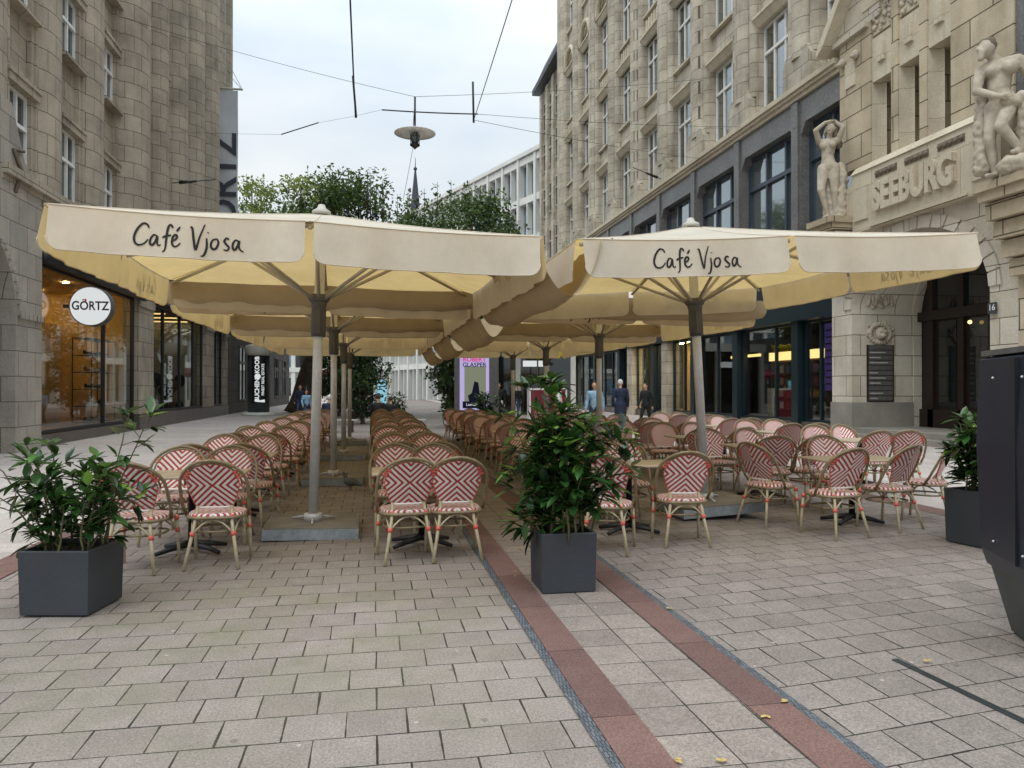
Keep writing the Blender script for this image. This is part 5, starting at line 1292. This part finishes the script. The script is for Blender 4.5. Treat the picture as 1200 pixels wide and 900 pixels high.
def person(loc, rz, label, top='cNavy', bottom='jeans', hair='hairB', pose='stand', h=1.75, coat=False, step=0.22, longhair=False, group='people in the street'):
    k = h / 1.75; r = thing('person', (loc[0], loc[1], 0.004), label, 'person', group, rz)
    V_ = lambda x, y, z: Vector((x * k, y * k, z * k)); f = Vector((0, 1, 0)); sit = pose == 'sit'
    dz = -0.42 if sit else 0.0
    hipz = 0.93 + dz; P = {}
    pel = V_(0, 0, hipz); ch = V_(0, 0.02, 1.30 + dz); nk = V_(0, 0.0, 1.48 + dz); hd = V_(0, 0.03, 1.64 + dz)
    body = [('c', V_(0, 0, hipz + 0.02), V_(0, 0.01, 1.15 + dz), 0.135 * k, 0.12 * k), ('c', V_(-0.1, 0, 1.36 + dz), V_(0.1, 0, 1.36 + dz), 0.09 * k, 0.09 * k), ('e', V_(0, 0.01, 1.28 + dz), (0.165 * k, 0.11 * k, 0.19 * k)), ('c', V_(0, 0, 1.42 + dz), V_(0, 0.015, 1.56 + dz), 0.055 * k, 0.052 * k)]
    arms = []; legs = []; hands = []; shoes = []
    for s_ in (-1, 1):
        sh = V_(s_ * 0.19, 0, 1.40 + dz)
        if sit: el = V_(s_ * 0.25, 0.06, 1.13 + dz); wr = V_(s_ * 0.12, 0.28, 1.06 + dz)
        else:
            sw = s_ * (0.10 if pose == 'walk' else 0.02); el = V_(s_ * 0.25, -0.02 + sw * 0.5, 1.12); wr = V_(s_ * 0.25, 0.06 + sw * 1.4, 0.88)
        arms += [('c', sh, el, 0.052 * k, 0.04 * k), ('c', el, wr, 0.039 * k, 0.027 * k)]
        hands += hand(wr, (wr - el), Vector((0, 1, 0)) if not sit else Vector((s_, 0, 0)), k)
        hp = V_(s_ * 0.09, 0, hipz)
        if sit: kn = V_(s_ * 0.12, 0.44, hipz + 0.02); an = V_(s_ * 0.12, 0.42, 0.09)
        else:
            st = s_ * (step if pose == 'walk' else 0.03); kn = V_(s_ * 0.10, 0.04 + st * 0.55, 0.50); an = V_(s_ * 0.10, st, 0.09)
        legs += [('c', hp, kn, 0.085 * k, 0.056 * k), ('c', kn, an, 0.055 * k, 0.035 * k)]
        shoes += [('c', an + V_(0, -0.03, -0.045), an + V_(0, 0.15, -0.055), 0.042 * k, 0.032 * k)]
    head = head_parts(hd, f, 1, k)
    fused('body', body + arms + legs + hands + head + [(q[0], q[1], q[2], q[3] * 0.8, q[4] * 0.8) for q in shoes], 'skin', r, 0.016, 3)
    infl = lambda ps, d: [(q[0], q[1], q[2], q[3] + d, q[4] + d) if q[0] == 'c' else (q[0], q[1], tuple(t + d for t in q[2])) for q in ps]
    jk = body[:3] + arms
    if coat: jk = jk + [('c', V_(0, 0, hipz), V_(0, 0.0, hipz - 0.3 if not sit else hipz - 0.05), 0.16 * k, 0.18 * k)]
    fused('jacket', infl(jk, 0.02), top, r, 0.02, 3, (0.02, 0.12)); fused('trousers', infl(legs + [('c', V_(-0.06, 0, hipz), V_(0.06, 0, hipz), 0.13 * k, 0.13 * k)], 0.014), bottom, r, 0.02, 3, (0.015, 0.1))
    fused('shoes', infl(shoes, 0.006), 'cBlack', r, 0.014, 2)
    hr = [('e', hd + V_(0, -0.018, 0.028), (0.088 * k, 0.088 * k, 0.1 * k))]
    if longhair: hr.append(('c', hd + V_(0, -0.05, 0), hd + V_(0, -0.07, -0.22), 0.075 * k, 0.05 * k))
    fused('hair', hr, hair, r, 0.015, 2); return r
def cr(px_, f): return cR((px_ - 600) / 900 * f, f)
person(cr(727, 27), R(-10), 'white-haired person in a dark navy jacket seen from behind near the shopfronts', 'cNavy', 'cNavy', 'hairW', 'stand', 1.88, True)
person(cr(697, 25), R(150), 'long-haired person in a light blue jacket by the second pole of the right row', 'cBlue', 'jeans', 'hairB', 'walk', 1.78, longhair=True)
person(cr(584, 33), R(170), 'person in black coat and pale trousers walking right of the advertising screen', 'cBlack', 'cWhite', 'hairB', 'walk', 1.82, True)
person(cr(757, 30), R(120), 'person in black with a white bag strap near the lit shop window', 'cBlack', 'cBlack', 'hairB', 'walk', 1.78)
person(cr(655, 34), R(60), 'person in a grey-white top between the yellow flowers and the shops', 'cWhite', 'cBlack', 'hairB', 'walk', 1.76)
person(cr(352, 40), R(175), 'person in dark blue walking beneath the leaning tree at left', 'cNavy', 'jeans', 'hairB', 'walk', 1.76)
person(cr(359, 37), R(200), 'smaller person in pale blue walking in front of the one in dark blue', 'cBlue', 'jeans', 'hairB', 'walk', 1.5)
person(cr(386, 27.6), R(5), 'person in a navy jacket seated on the bench right of the front pole', 'cNavy', 'cBlack', 'hairW', 'sit', 1.75, True)
person(cr(443, 27.6), R(-4), 'person in black seated at left of the pair on the bench', 'cBlack', 'cBlack', 'hairB', 'sit', 1.78, True)
person(cr(458, 27.7), R(10), 'person in black seated at right of the pair on the bench', 'cBlack', 'cBlack', 'hairB', 'sit', 1.68, True)
person(cr(398, 45), R(150), 'distant person in black and white between the left poles', 'cWhite', 'cBlack', 'hairB', 'walk', 1.75)
person(cr(425, 52), R(20), 'distant person in wine red far down the street', 'cRed', 'cBlack', 'hairB', 'walk', 1.75)
person(cr(607, 42), R(-160), 'distant person in black behind the centre laurel', 'cBlack', 'jeans', 'hairB', 'walk', 1.75)
# benches
for (p0, p1, f, lab) in [(376, 420, 27.6, 'flat grey bench, left one at the end of the terrace'), (430, 500, 27.7, 'flat grey bench carrying the two seated people in black')]:
    a, b = cr(p0, f), cr(p1, f); cx_, cy_ = (a[0] + b[0]) / 2, (a[1] + b[1]) / 2; ln = math.dist(a, b)
    r = thing('bench', (cx_, cy_, 0), lab, 'bench', 'benches at the terrace end', R(-10.26))
    for q in range(3): build('seat_slat', MB().box(-ln / 2, ln / 2, -0.22 + q * 0.15, -0.09 + q * 0.15, 0.42, 0.46), 'greyframe', r, True)
    for s_ in (-1, 1): build('leg', MB().box(s_ * (ln / 2 - 0.25) - 0.04, s_ * (ln / 2 - 0.25) + 0.04, -0.2, 0.2, 0, 0.42), 'black', r, True)

# ---- sculptures of the portal
def rot_to(o, c, view): pass
def statue_frame(c):   # local x = towards the image right as a passer-by sees it, y = away from the street viewer
    v = Vector((c[0], c[1], 0)).normalized(); return Vector((v.y, -v.x, 0)), v
# man : 3.4 m tall, bowed, one foot on a rock
c = Vector((14.35, 15.5, 6.40)); X_, Y_ = statue_frame(c); K = 1.84
def T(x, y, z): return c + X_ * x * K + Y_ * y * K + Vector((0, 0, z * K))
mr = thing('statue', (c.x, c.y, c.z), 'stone sculpture of a man with bowed head and one foot raised, right of the portal', 'statue', 'portal sculptures')
mp_ = []
def C(a, b, ra, rb): mp_.append(('c', T(*a), T(*b), ra * K, rb * K))
C((0.02, 0, 0.95), (-0.02, 0, 1.12), 0.135, 0.125); C((-0.02, 0, 1.15), (-0.01, 0, 1.38), 0.13, 0.15); C((-0.15, -0.02, 1.42), (0.17, 0.0, 1.46), 0.095, 0.1)
mp_.append(('e', T(-0.07, -0.09, 1.36), (0.11 * K, 0.09 * K, 0.09 * K))); mp_.append(('e', T(0.1, -0.09, 1.38), (0.11 * K, 0.09 * K, 0.09 * K)))
C((-0.03, -0.02, 1.5), (-0.12, -0.08, 1.6), 0.065, 0.06)
mp_ += [('e', T(-0.15, -0.12, 1.66), (0.1 * K, 0.1 * K, 0.125 * K)), ('c', T(-0.2, -0.18, 1.6), T(-0.21, -0.19, 1.52), 0.055 * K, 0.04 * K), ('c', T(-0.23, -0.2, 1.67), T(-0.245, -0.22, 1.63), 0.015 * K, 0.02 * K)]
C((-0.21, -0.03, 1.42), (-0.26, -0.12, 1.14), 0.075, 0.058); C((-0.26, -0.12, 1.14), (-0.02, -0.24, 0.99), 0.055, 0.038); mp_ += hand(T(-0.02, -0.24, 0.99), X_ * 0.9 - Y_ * 0.1, Vector((0, 0, 1)), K)
C((0.23, 0.0, 1.45), (0.36, 0.02, 1.18), 0.078, 0.06); C((0.36, 0.02, 1.18), (0.3, -0.1, 0.93), 0.055, 0.04); mp_ += hand(T(0.3, -0.1, 0.93), Vector((0, 0, -1)), X_, K)
C((-0.08, 0, 0.92), (-0.12, -0.06, 0.52), 0.105, 0.07); C((-0.12, -0.06, 0.52), (-0.06, 0.03, 0.09), 0.068, 0.042); C((-0.06, 0.0, 0.06), (-0.15, -0.17, 0.04), 0.045, 0.03)
C((0.1, -0.02, 0.92), (0.0, -0.24, 0.62), 0.105, 0.075); C((0.0, -0.24, 0.62), (0.2, -0.16, 0.32), 0.07, 0.045); C((0.2, -0.14, 0.3), (0.12, -0.28, 0.27), 0.045, 0.03)
fused('body', mp_, 'sculpt', mr, 0.024, 1)
fused('hair', [('e', T(-0.14, -0.1, 1.70), (0.108 * K, 0.108 * K, 0.1 * K))], 'sculptD', mr, 0.03, 1, (0.06, 0.1))
fused('drapery', [('c', T(0.05, -0.12, 0.95), T(0.34, -0.06, 0.95), 0.08 * K, 0.1 * K), ('c', T(0.3, -0.08, 0.95), T(0.3, 0.02, 0.3), 0.12 * K, 0.16 * K), ('c', T(-0.2, 0.12, 1.3), T(-0.2, 0.1, 0.2), 0.07 * K, 0.12 * K)], 'sculpt', mr, 0.04, 2, (0.14, 0.14))
fused('rock', [('e', T(0.2, -0.1, 0.12), (0.26 * K, 0.2 * K, 0.16 * K)), ('e', T(0.35, 0.0, 0.2), (0.2 * K, 0.2 * K, 0.2 * K))], 'sculpt', mr, 0.05, 1, (0.2, 0.2))
# woman : arms raised to her head, weight on one leg
c = Vector((14.55, 22.65, 7.03)); X_, Y_ = statue_frame(c); K = 1.78
fr_ = thing('statue', (c.x, c.y, c.z), 'stone sculpture of a woman with arms raised to her hair, left of the portal', 'statue', 'portal sculptures')
mp_ = []
C((0.0, 0, 0.98), (-0.02, -0.01, 1.15), 0.135, 0.105); C((-0.02, 0, 1.15), (0.0, -0.02, 1.35), 0.105, 0.125); C((-0.12, 0, 1.42), (0.12, 0, 1.42), 0.07, 0.075)
mp_ += [('e', T(-0.09, -0.1, 1.34), (0.07 * K,) * 3), ('e', T(0.06, -0.1, 1.34), (0.07 * K,) * 3)]
C((0, 0, 1.45), (0.02, -0.03, 1.56), 0.05, 0.048); mp_ += head_parts(T(0.03, -0.05, 1.66), -Y_ + Vector((0, 0, -0.3)) - X_ * 0.3, 1, K)
C((-0.16, 0, 1.44), (-0.22, -0.14, 1.62), 0.058, 0.048); C((-0.22, -0.14, 1.62), (-0.06, -0.1, 1.76), 0.045, 0.032); mp_ += hand(T(-0.06, -0.1, 1.76), X_, Y_, K)
C((0.16, 0, 1.44), (0.24, -0.08, 1.64), 0.058, 0.048); C((0.24, -0.08, 1.64), (0.1, -0.04, 1.78), 0.045, 0.032); mp_ += hand(T(0.1, -0.04, 1.78), -X_, Y_, K)
C((-0.02, 0, 1.0), (-0.13, -0.01, 1.2), 0.1, 0.03) if False else None
C((0.08, 0, 0.94), (0.1, -0.02, 0.5), 0.115, 0.07); C((0.1, -0.02, 0.5), (0.1, 0.02, 0.09), 0.066, 0.038); C((0.1, 0.0, 0.05), (0.08, -0.15, 0.03), 0.04, 0.03)
C((-0.09, 0, 0.94), (-0.13, -0.1, 0.54), 0.11, 0.07); C((-0.13, -0.1, 0.54), (-0.02, 0.0, 0.1), 0.066, 0.038); C((-0.02, -0.02, 0.06), (-0.08, -0.16, 0.03), 0.04, 0.03)
fused('body', mp_, 'sculpt', fr_, 0.022, 1)
fused('hair', [('e', T(0.05, -0.02, 1.72), (0.11 * K, 0.1 * K, 0.11 * K)), ('c', T(0.1, 0.02, 1.68), T(0.17, 0.06, 1.35), 0.09 * K, 0.06 * K), ('c', T(0.0, 0.05, 1.6), T(0.02, 0.08, 1.3), 0.08 * K, 0.06 * K)], 'sculptD', fr_, 0.03, 1, (0.08, 0.1))
fused('drapery', [('c', T(0.2, 0.06, 1.0), T(0.24, 0.05, 0.7), 0.06 * K, 0.1 * K), ('c', T(0.22, 0.05, 0.7), T(0.2, 0.06, 0.1), 0.09 * K, 0.13 * K), ('c', T(0.0, 0.12, 1.0), T(0.05, 0.12, 0.1), 0.1 * K, 0.15 * K)], 'sculpt', fr_, 0.04, 2, (0.12, 0.14))

# ================================================================== STREET FURNITURE
# advertising column
AC = thing('advertising_column', (*cr(303, 45), 0), 'round grey advertising column with black panel of white rotated lettering at left', 'advertising column', rz=R(12))
build('pedestal', MB().lathe([(0.95, 0), (0.95, 0.14), (0.7, 0.2)], (0, 0, 0), 28), 'concW', AC, True)
build('drum', MB().lathe([(0.62, 0.2), (0.62, 3.55)], (0, 0, 0), 28), 'lowgrey', AC, True)
build('cap', MB().lathe([(0.72, 3.5), (0.74, 3.6), (0.74, 4.05), (0.6, 4.12), (0.3, 4.2)], (0, 0, 0), 28), 'greyframe', AC, True)
mb = MB(); n = 12
for i in range(n):
    a0, a1 = R(-90 - 40 + 80 * i / n), R(-90 - 40 + 80 * (i + 1) / n); q = 0.64
    mb.add([(q * math.cos(a0), q * math.sin(a0), 0.75), (q * math.cos(a1), q * math.sin(a1), 0.75), (q * math.cos(a1), q * math.sin(a1), 3.45), (q * math.cos(a0), q * math.sin(a0), 3.45)], [(0, 1, 2, 3)], 0, True)
pn = build('panel', mb, 'signK', AC, True)
g = MB(); put_text(g, 'BUCHEN', 0.34, frame((-0.12, -0.655, 1.5), (0, 0, 1), (-1, 0, 0)), 0.004, 0, 1.0, 0.01); put_text(g, 'KOOB', 0.34, frame((-0.12, -0.655, 2.95), (0, 0, 1), (-1, 0, 0)), 0.004, 0, 1.0, 0.01)
put_text(g, 'FINEST REAL ESTATE', 0.2, frame((0.2, -0.66, 2.1), (0, 0, 1), (-1, 0, 0)), 0.004, 0, 1.0, 0.004)
g.tube([(-0.1, -0.66, 2.28), (-0.1, -0.665, 2.28)], 0.17, 20); g.prism([(-0.2, 0.82), (0.3, 0.78), (0.3, 0.95), (0, 0.9), (-0.2, 0.98)], 'y', -0.66, -0.655)
build('lettering', g, 'signW', pn, True)
# digital screen
c = cr(556, 29.5); AD = thing('advertising_screen', (*c, 0), 'tall dark housing with two lit lilac poster screens at the end of the terrace', 'advertising screen', rz=R(-8))
build('housing', MB().rbox((0.08, 0.02, 2.1), (1.7, 0.35, 4.2), 0.03), 'cover', AD, True)
build('plinth', MB().rbox((0, -0.25, 0.32), (1.5, 0.5, 0.3), 0.05), 'concW', AD, True)
s1 = build('poster_screen', MB().box(-0.56, 0.56, -0.175, -0.165, 0.72, 2.92), 'posterL', AD, True)
g = MB(); g.box(-0.38, 0.44, -0.18, -0.177, 0.95, 2.42); build('picture', g, 'posterG', s1, True)
g = MB(); g.box(-0.45, 0.46, -0.184, -0.181, 0.82, 1.08)
g.prism([(-0.2, 1.08), (0.3, 1.08), (0.34, 1.3), (0.2, 1.4), (0.15, 1.8), (0.0, 1.85), (-0.1, 1.4), (-0.25, 1.3)], 'y', -0.187, -0.184); build('dark_shapes', g, 'posterN', s1, True)
build('headline', put_text(MB(), 'ROBERT', 0.24, frame((0, -0.19, 2.68), (1, 0, 0), (0, 0, 1)), 0.002, 0, 1.0, 0.008), 'posterP', s1, True)
build('headline', put_text(MB(), 'GLASPER', 0.24, frame((0, -0.19, 2.47), (1, 0, 0), (0, 0, 1)), 0.002, 0, 0.95, 0.004), 'posterN', s1, True)
build('venue_line', put_text(MB(), 'Laeiszhalle', 0.15, frame((0, -0.19, 0.96), (1, 0, 0), (0, 0, 1)), 0.002), 'signW', s1, True)
s2 = build('top_screen', MB().box(-0.56, 0.56, -0.175, -0.165, 2.98, 3.7), 'posterL', AD, True)
build('title_bar', MB().box(-0.53, 0.53, -0.18, -0.177, 3.2, 3.42), 'posterN', s2, True)
build('title_text', put_text(MB(), 'Stadtpark Arena', 0.16, frame((0, -0.184, 3.31), (1, 0, 0), (0, 0, 1)), 0.002), 'signW', s2, True)
# cyan stele far off
c = cr(447, 52); r = thing('info_stele', (*c, 0), 'pale cyan lit information stele far behind the seated pair', 'sign', rz=R(-10))
build('screen', MB().rbox((0, 0, 1.1), (0.7, 0.2, 2.15), 0.04), 'posterC', r, True); build('lines', MB().box(-0.25, 0.2, -0.11, -0.103, 1.7, 1.76).box(-0.25, 0.1, -0.11, -0.103, 1.5, 1.56), 'blueframe', r, True)
# wine red market parasol far left
c = cr(392, 62); r = thing('market_parasol', (*c, 0), 'wine red parasol far down the street at left', 'parasol')
build('canopy', MB().lathe([(1.9, 2.5), (1.85, 2.75), (0.9, 3.1), (0.05, 3.35)], (0, 0, 0), 8, sm=False), 'cRed', r, True); build('pole', MB().lathe([(0.04, 0), (0.04, 3.3)], (0, 0, 0), 8), 'greyframe', r, True)
# flower display with yellow blossoms
c = cr(641, 40); r = thing('flower_display', (*c, 0), 'raised display of yellow blossoms above red boxes near the sandstone corner', 'flowers')
build('stand', MB().box(-0.9, 0.9, -0.3, 0.3, 0, 1.5), 'cRed', r, True); build('frame', MB().box(-1.0, 1.0, -0.32, 0.32, 1.5, 1.6).box(-1, -0.92, -0.3, 0.3, 0, 1.5).box(0.92, 1, -0.3, 0.3, 0, 1.5), 'white', r, True)
rn = random.Random(6); g = MB()
for q in range(140): g.ico((rn.uniform(-0.9, 0.9), rn.uniform(-0.3, 0.3), 3.6 + rn.uniform(-0.42, 0.42) * (1 - 0.3 * rn.random())), rn.uniform(0.06, 0.13), sub=1)
build('blossoms', g, simple('yellow_blossom', (214, 190, 40), 0.7), r, True)
build('stems', MB().tube([(0, 0, 1.5), (0, 0, 3.4)], 0.08, 6).tube([(-0.5, 0, 1.5), (-0.5, 0, 3.3)], 0.04, 6), 'stem', r, True)
# white ground-floor portal frame right of the screen (shop row at the foot of the office block)
g0 = thing('pavilion', (*cr(607, 46), 0), 'white framed glazed kiosk pavilion behind the advertising screen', 'kiosk', rz=R(-10))
g = MB()
for x in (-1.6, 0.0, 1.7, 3.3): g.box(x - 0.15, x + 0.15, -0.1, 0.3, 0, 3.9)
g.box(-1.8, 3.5, -0.2, 2.6, 3.9, 4.4); build('frame', g, 'concW', g0, True)
build('glazing', MB().box(-1.6, 3.3, 0.12, 0.16, 0, 3.9), 'paneD', g0, True)
build('back_wall', MB().box(-1.6, 3.3, 2.3, 2.5, 0, 3.9).box(-1.75, -1.6, 0, 2.5, 0, 3.9).box(3.3, 3.45, 0, 2.5, 0, 3.9), 'concW', g0, True)
build('sign_panel', MB().box(0.3, 1.5, -0.05, 0.1, 2.9, 3.25), 'signW', g0, True)
# hanging street lamp with span wires
lc = Vector((*cr(486, 24), 9.55)); LP = thing('hanging_lamp', tuple(lc), 'disc-shaped street lamp with glass lantern hung on wires over the street', 'street lamp')
build('disc', MB().lathe([(0.04, 0.16), (0.3, 0.12), (0.64, 0.02), (0.645, 0.0), (0.3, 0.03), (0.12, 0.05)], (0, 0, 0), 40), 'white', LP, True)
build('lantern_glass', MB().lathe([(0.13, -0.02), (0.14, -0.15), (0.1, -0.33)], (0, 0, 0), 14), 'pane', LP, True)
build('lamp_base', MB().lathe([(0.15, -0.33), (0.16, -0.37), (0.05, -0.45), (0.01, -0.5)], (0, 0, 0), 12), 'black', LP, True)
g = MB()
for q in range(4): g.tube([(0.15 * math.cos(q * PI / 2 + .4), 0.15 * math.sin(q * PI / 2 + .4), 0.0), (0.15 * math.cos(q * PI / 2 + .4), 0.15 * math.sin(q * PI / 2 + .4), -0.38)], 0.012, 5)
build('lantern_bars', g, 'black', LP, True)
g = MB(); g.tube([(0, 0, 0.1), (0, 0, 1.16)], 0.03, 6); g.tube([(-0.06, 0, 0.1), (0, 0, 1.1)], 0.012, 5); build('hanger', g, 'steel', LP, True)
def P3(px_, py_, f):  # a world point at camera distance f seen in that direction
    a = cR((px_ - 600) / 900 * f, f); return Vector((a[0], a[1], 1.55 + (456 - py_) / 900 * f))
def wire(pts, rad, lab, sag=0.0):
    out_ = []
    for i in range(len(pts) - 1):
        n = 10
        for q in range(n): 
            t = q / n; p = pts[i].lerp(pts[i + 1], t); p.z -= sag * 4 * t * (1 - t); out_.append(p)
    out_.append(pts[-1]); return tag(build('span_wire', MB().tube(out_, rad, 5), 'steel'), lab, 'wire', 'wires over the street')
topl = lc + Vector((0, 0, 1.16))
wire([Vector((-8.5, 28.2, 14.3)), topl], 0.007, 'thin wire from the left facade to the top of the hanging lamp', 0.12)
wire([topl, Vector((15.6, 33, 15.9))], 0.007, 'thin wire from the top of the hanging lamp to the right facade', 0.12)
wire([P3(447, 128, 23), P3(560, 133, 23.5)], 0.022, 'thick rod-like cable just above the hanging lamp', 0.02)
wire([P3(560, 133, 23.5), Vector((15.6, 30, 12.6))], 0.007, 'thin wire continuing right from the thick cable to the facade', 0.1)
wire([P3(407, -60, 12), P3(416, 137, 18)], 0.017, 'dark cable running up and out of view left of the lamp', 0.02)
wire([P3(612, -40, 13), P3(555, 140, 22)], 0.011, 'dark cable slanting up out of view right of the lamp', 0.02)
wire([P3(555, 140, 22), Vector((15.6, 34, 12.4))], 0.007, 'thin wire slanting down right from the hanging turnbuckle', 0.1)
wire([P3(329, 157, 26), P3(373, 143, 26)], 0.02, 'short thick rod floating in the wires at left', 0.0)
wire([P3(373, 143, 26), P3(447, 128, 23)], 0.004, 'hair-thin wire joining the short rod to the thick cable', 0.02)
wire([P3(329, 157, 26), Vector((-8.3, 30, 11.0))], 0.004, 'hair-thin wire from the short rod to the left facade', 0.02)
wire([P3(486, 160, 23.8), P3(472, 235, 26)], 0.007, 'thin drop cable hanging below the lamp', 0.02)
for (a, b, lab) in [((554, 95), (555, 143), 'slim vertical turnbuckle hanging right of the lamp'), ((413, 88), (417, 137), 'slim vertical turnbuckle hanging left of the lamp')]:
    tag(build('turnbuckle', MB().tube([P3(*a, 21.9), P3(*b, 21.9)], 0.03, 8), 'steel'), lab, 'turnbuckle', 'turnbuckles in the wires')
# small bracket lamps on the facades
for (p, d, lab) in [((-8.2, 33.8, 10.1), (1.6, 0.5, 0.35), 'dark arm fitting projecting from the left facade below the windows'), ((15.2, 39.0, 12.8), (-1.7, -0.3, 0.45), 'dark arm fitting projecting from the right facade above the ledge')]:
    r = thing('facade_arm', p, lab, 'bracket', 'arm fittings on the facades'); v = Vector(d)
    build('arm', MB().tube([(0, 0, 0), v], 0.02, 6), 'steel', r, True); build('spotlight', MB().tube([v * 0.15, v * 0.55], [0.08, 0.05], 8), 'black', r, True)
# navy cabinet at right edge
NC = thing('street_cabinet', (4.06, 3.86, 0), 'navy blue riveted street cabinet on a tapering grey base at the right edge', 'cabinet', rz=R(-24))
def loft(mb, secs):
    vs = []; 
    for (x0, x1, y0, y1, z) in secs: vs += [(x0, y0, z), (x1, y0, z), (x1, y1, z), (x0, y1, z)]
    fs = [(i * 4 + j, i * 4 + (j + 1) % 4, (i + 1) * 4 + (j + 1) % 4, (i + 1) * 4 + j) for i in range(len(secs) - 1) for j in range(4)]
    n = len(secs); fs += [(3, 2, 1, 0), tuple((n - 1) * 4 + j for j in range(4))]; return mb.add(vs, fs)
build('base', loft(MB(), [(-0.2, 0.7, -0.2, 0.3, 0.005), (-0.22, 0.72, -0.22, 0.32, 0.02), (-0.31, 0.8, -0.3, 0.4, 0.42)]), 'lowgrey', NC, True)
build('body', loft(MB(), [(-0.325, 0.82, -0.315, 0.42, 0.42), (-0.35, 0.85, -0.34, 0.45, 0.52), (-0.36, 0.9, -0.34, 0.5, 1.2), (-0.34, 0.9, -0.34, 0.5, 1.74), (-0.3, 0.86, -0.3, 0.46, 1.76)]), 'navy', NC, True)
build('panel_seam', MB().box(-0.262, -0.256, -0.347, -0.30, 0.5, 1.73).box(-0.364, -0.3, -0.155, -0.147, 0.52, 1.73), 'black', NC, True)
build('cap', MB().box(-0.33, 0.9, -0.33, 0.5, 1.765, 1.80), 'cover', NC, True)
g = MB()
for z in (0.6, 0.95, 1.3, 1.62):
    for x in (-0.31, -0.2, 0.3): g.ico((x, -0.345, z), 0.011, sub=1)
    for y in (-0.25, 0.2):
        if z in (0.6, 1.62): g.ico((-0.36, y, z), 0.009, sub=1)
build('rivets', g, 'alu', NC, True)
# pigeon
c = cR(-2.47, 11.75); pg = thing('pigeon', (c[0] , c[1], 0.006), 'dark grey pigeon standing beside the second parasol slab', 'pigeon', rz=R(60))
fused('body', [('e', (0, 0, 0.13), (0.062, 0.12, 0.066)), ('c', (0, 0.07, 0.16), (0, 0.11, 0.24), 0.04, 0.026), ('e', (0, 0.125, 0.255), (0.024, 0.03, 0.024)), ('c', (0, 0.145, 0.252), (0, 0.17, 0.245), 0.008, 0.003), ('c', (0, -0.08, 0.12), (0, -0.19, 0.085), 0.045, 0.02),
    ('c', (0.025, 0.01, 0.09), (0.028, 0.0, 0.015), 0.012, 0.007), ('c', (-0.025, 0.01, 0.09), (-0.028, 0.0, 0.015), 0.012, 0.007), ('c', (0.028, -0.01, 0.008), (0.028, 0.035, 0.008), 0.007, 0.006), ('c', (-0.028, -0.01, 0.008), (-0.028, 0.035, 0.008), 0.007, 0.006)], 'cover', pg, 0.008, 2)
# fallen leaves
from mathutils import Euler
for i, (a, b, where) in enumerate([((782, 716), None, 'just right of the centre planter'), ((0, 0), None, '')][:1] + [((922, 826), None, 'on the right red strip, upper one'), ((898, 842), None, 'on the right red strip, lower one'), ((790, 894), None, 'at the bottom edge on the left red strip'), ((844, 897), None, 'at the bottom edge on the central slabs'), ((612, 645), None, 'beside the left red strip under the parasols'), ((1204 - 120, 776), None, 'by the slot drain')]):
    f = 1.55 * 900 / (a[1] - 456); p = cR((a[0] - 600) / 900 * f, f); mb = MB(); rn = random.Random(i)
    leaf_geo(mb, Vector((0, 0, 0)), Vector((1, 0.1, 0.05)), Vector((0, 0, 1)), 0.042, 0.024, 0, 0.1); leaf_geo(mb, Vector((0, 0, 0)), Vector((0.4, 1, 0.1)), Vector((0, 0, 1)), 0.035, 0.02, 0, 0.1)
    o = build('fallen_leaf', mb, 'yellowleaf'); o.location = (p[0], p[1], 0.02); o.rotation_euler = (0, 0, i * 1.7); tag(o, 'small yellow fallen leaf ' + where, 'leaf', 'yellow fallen leaves')
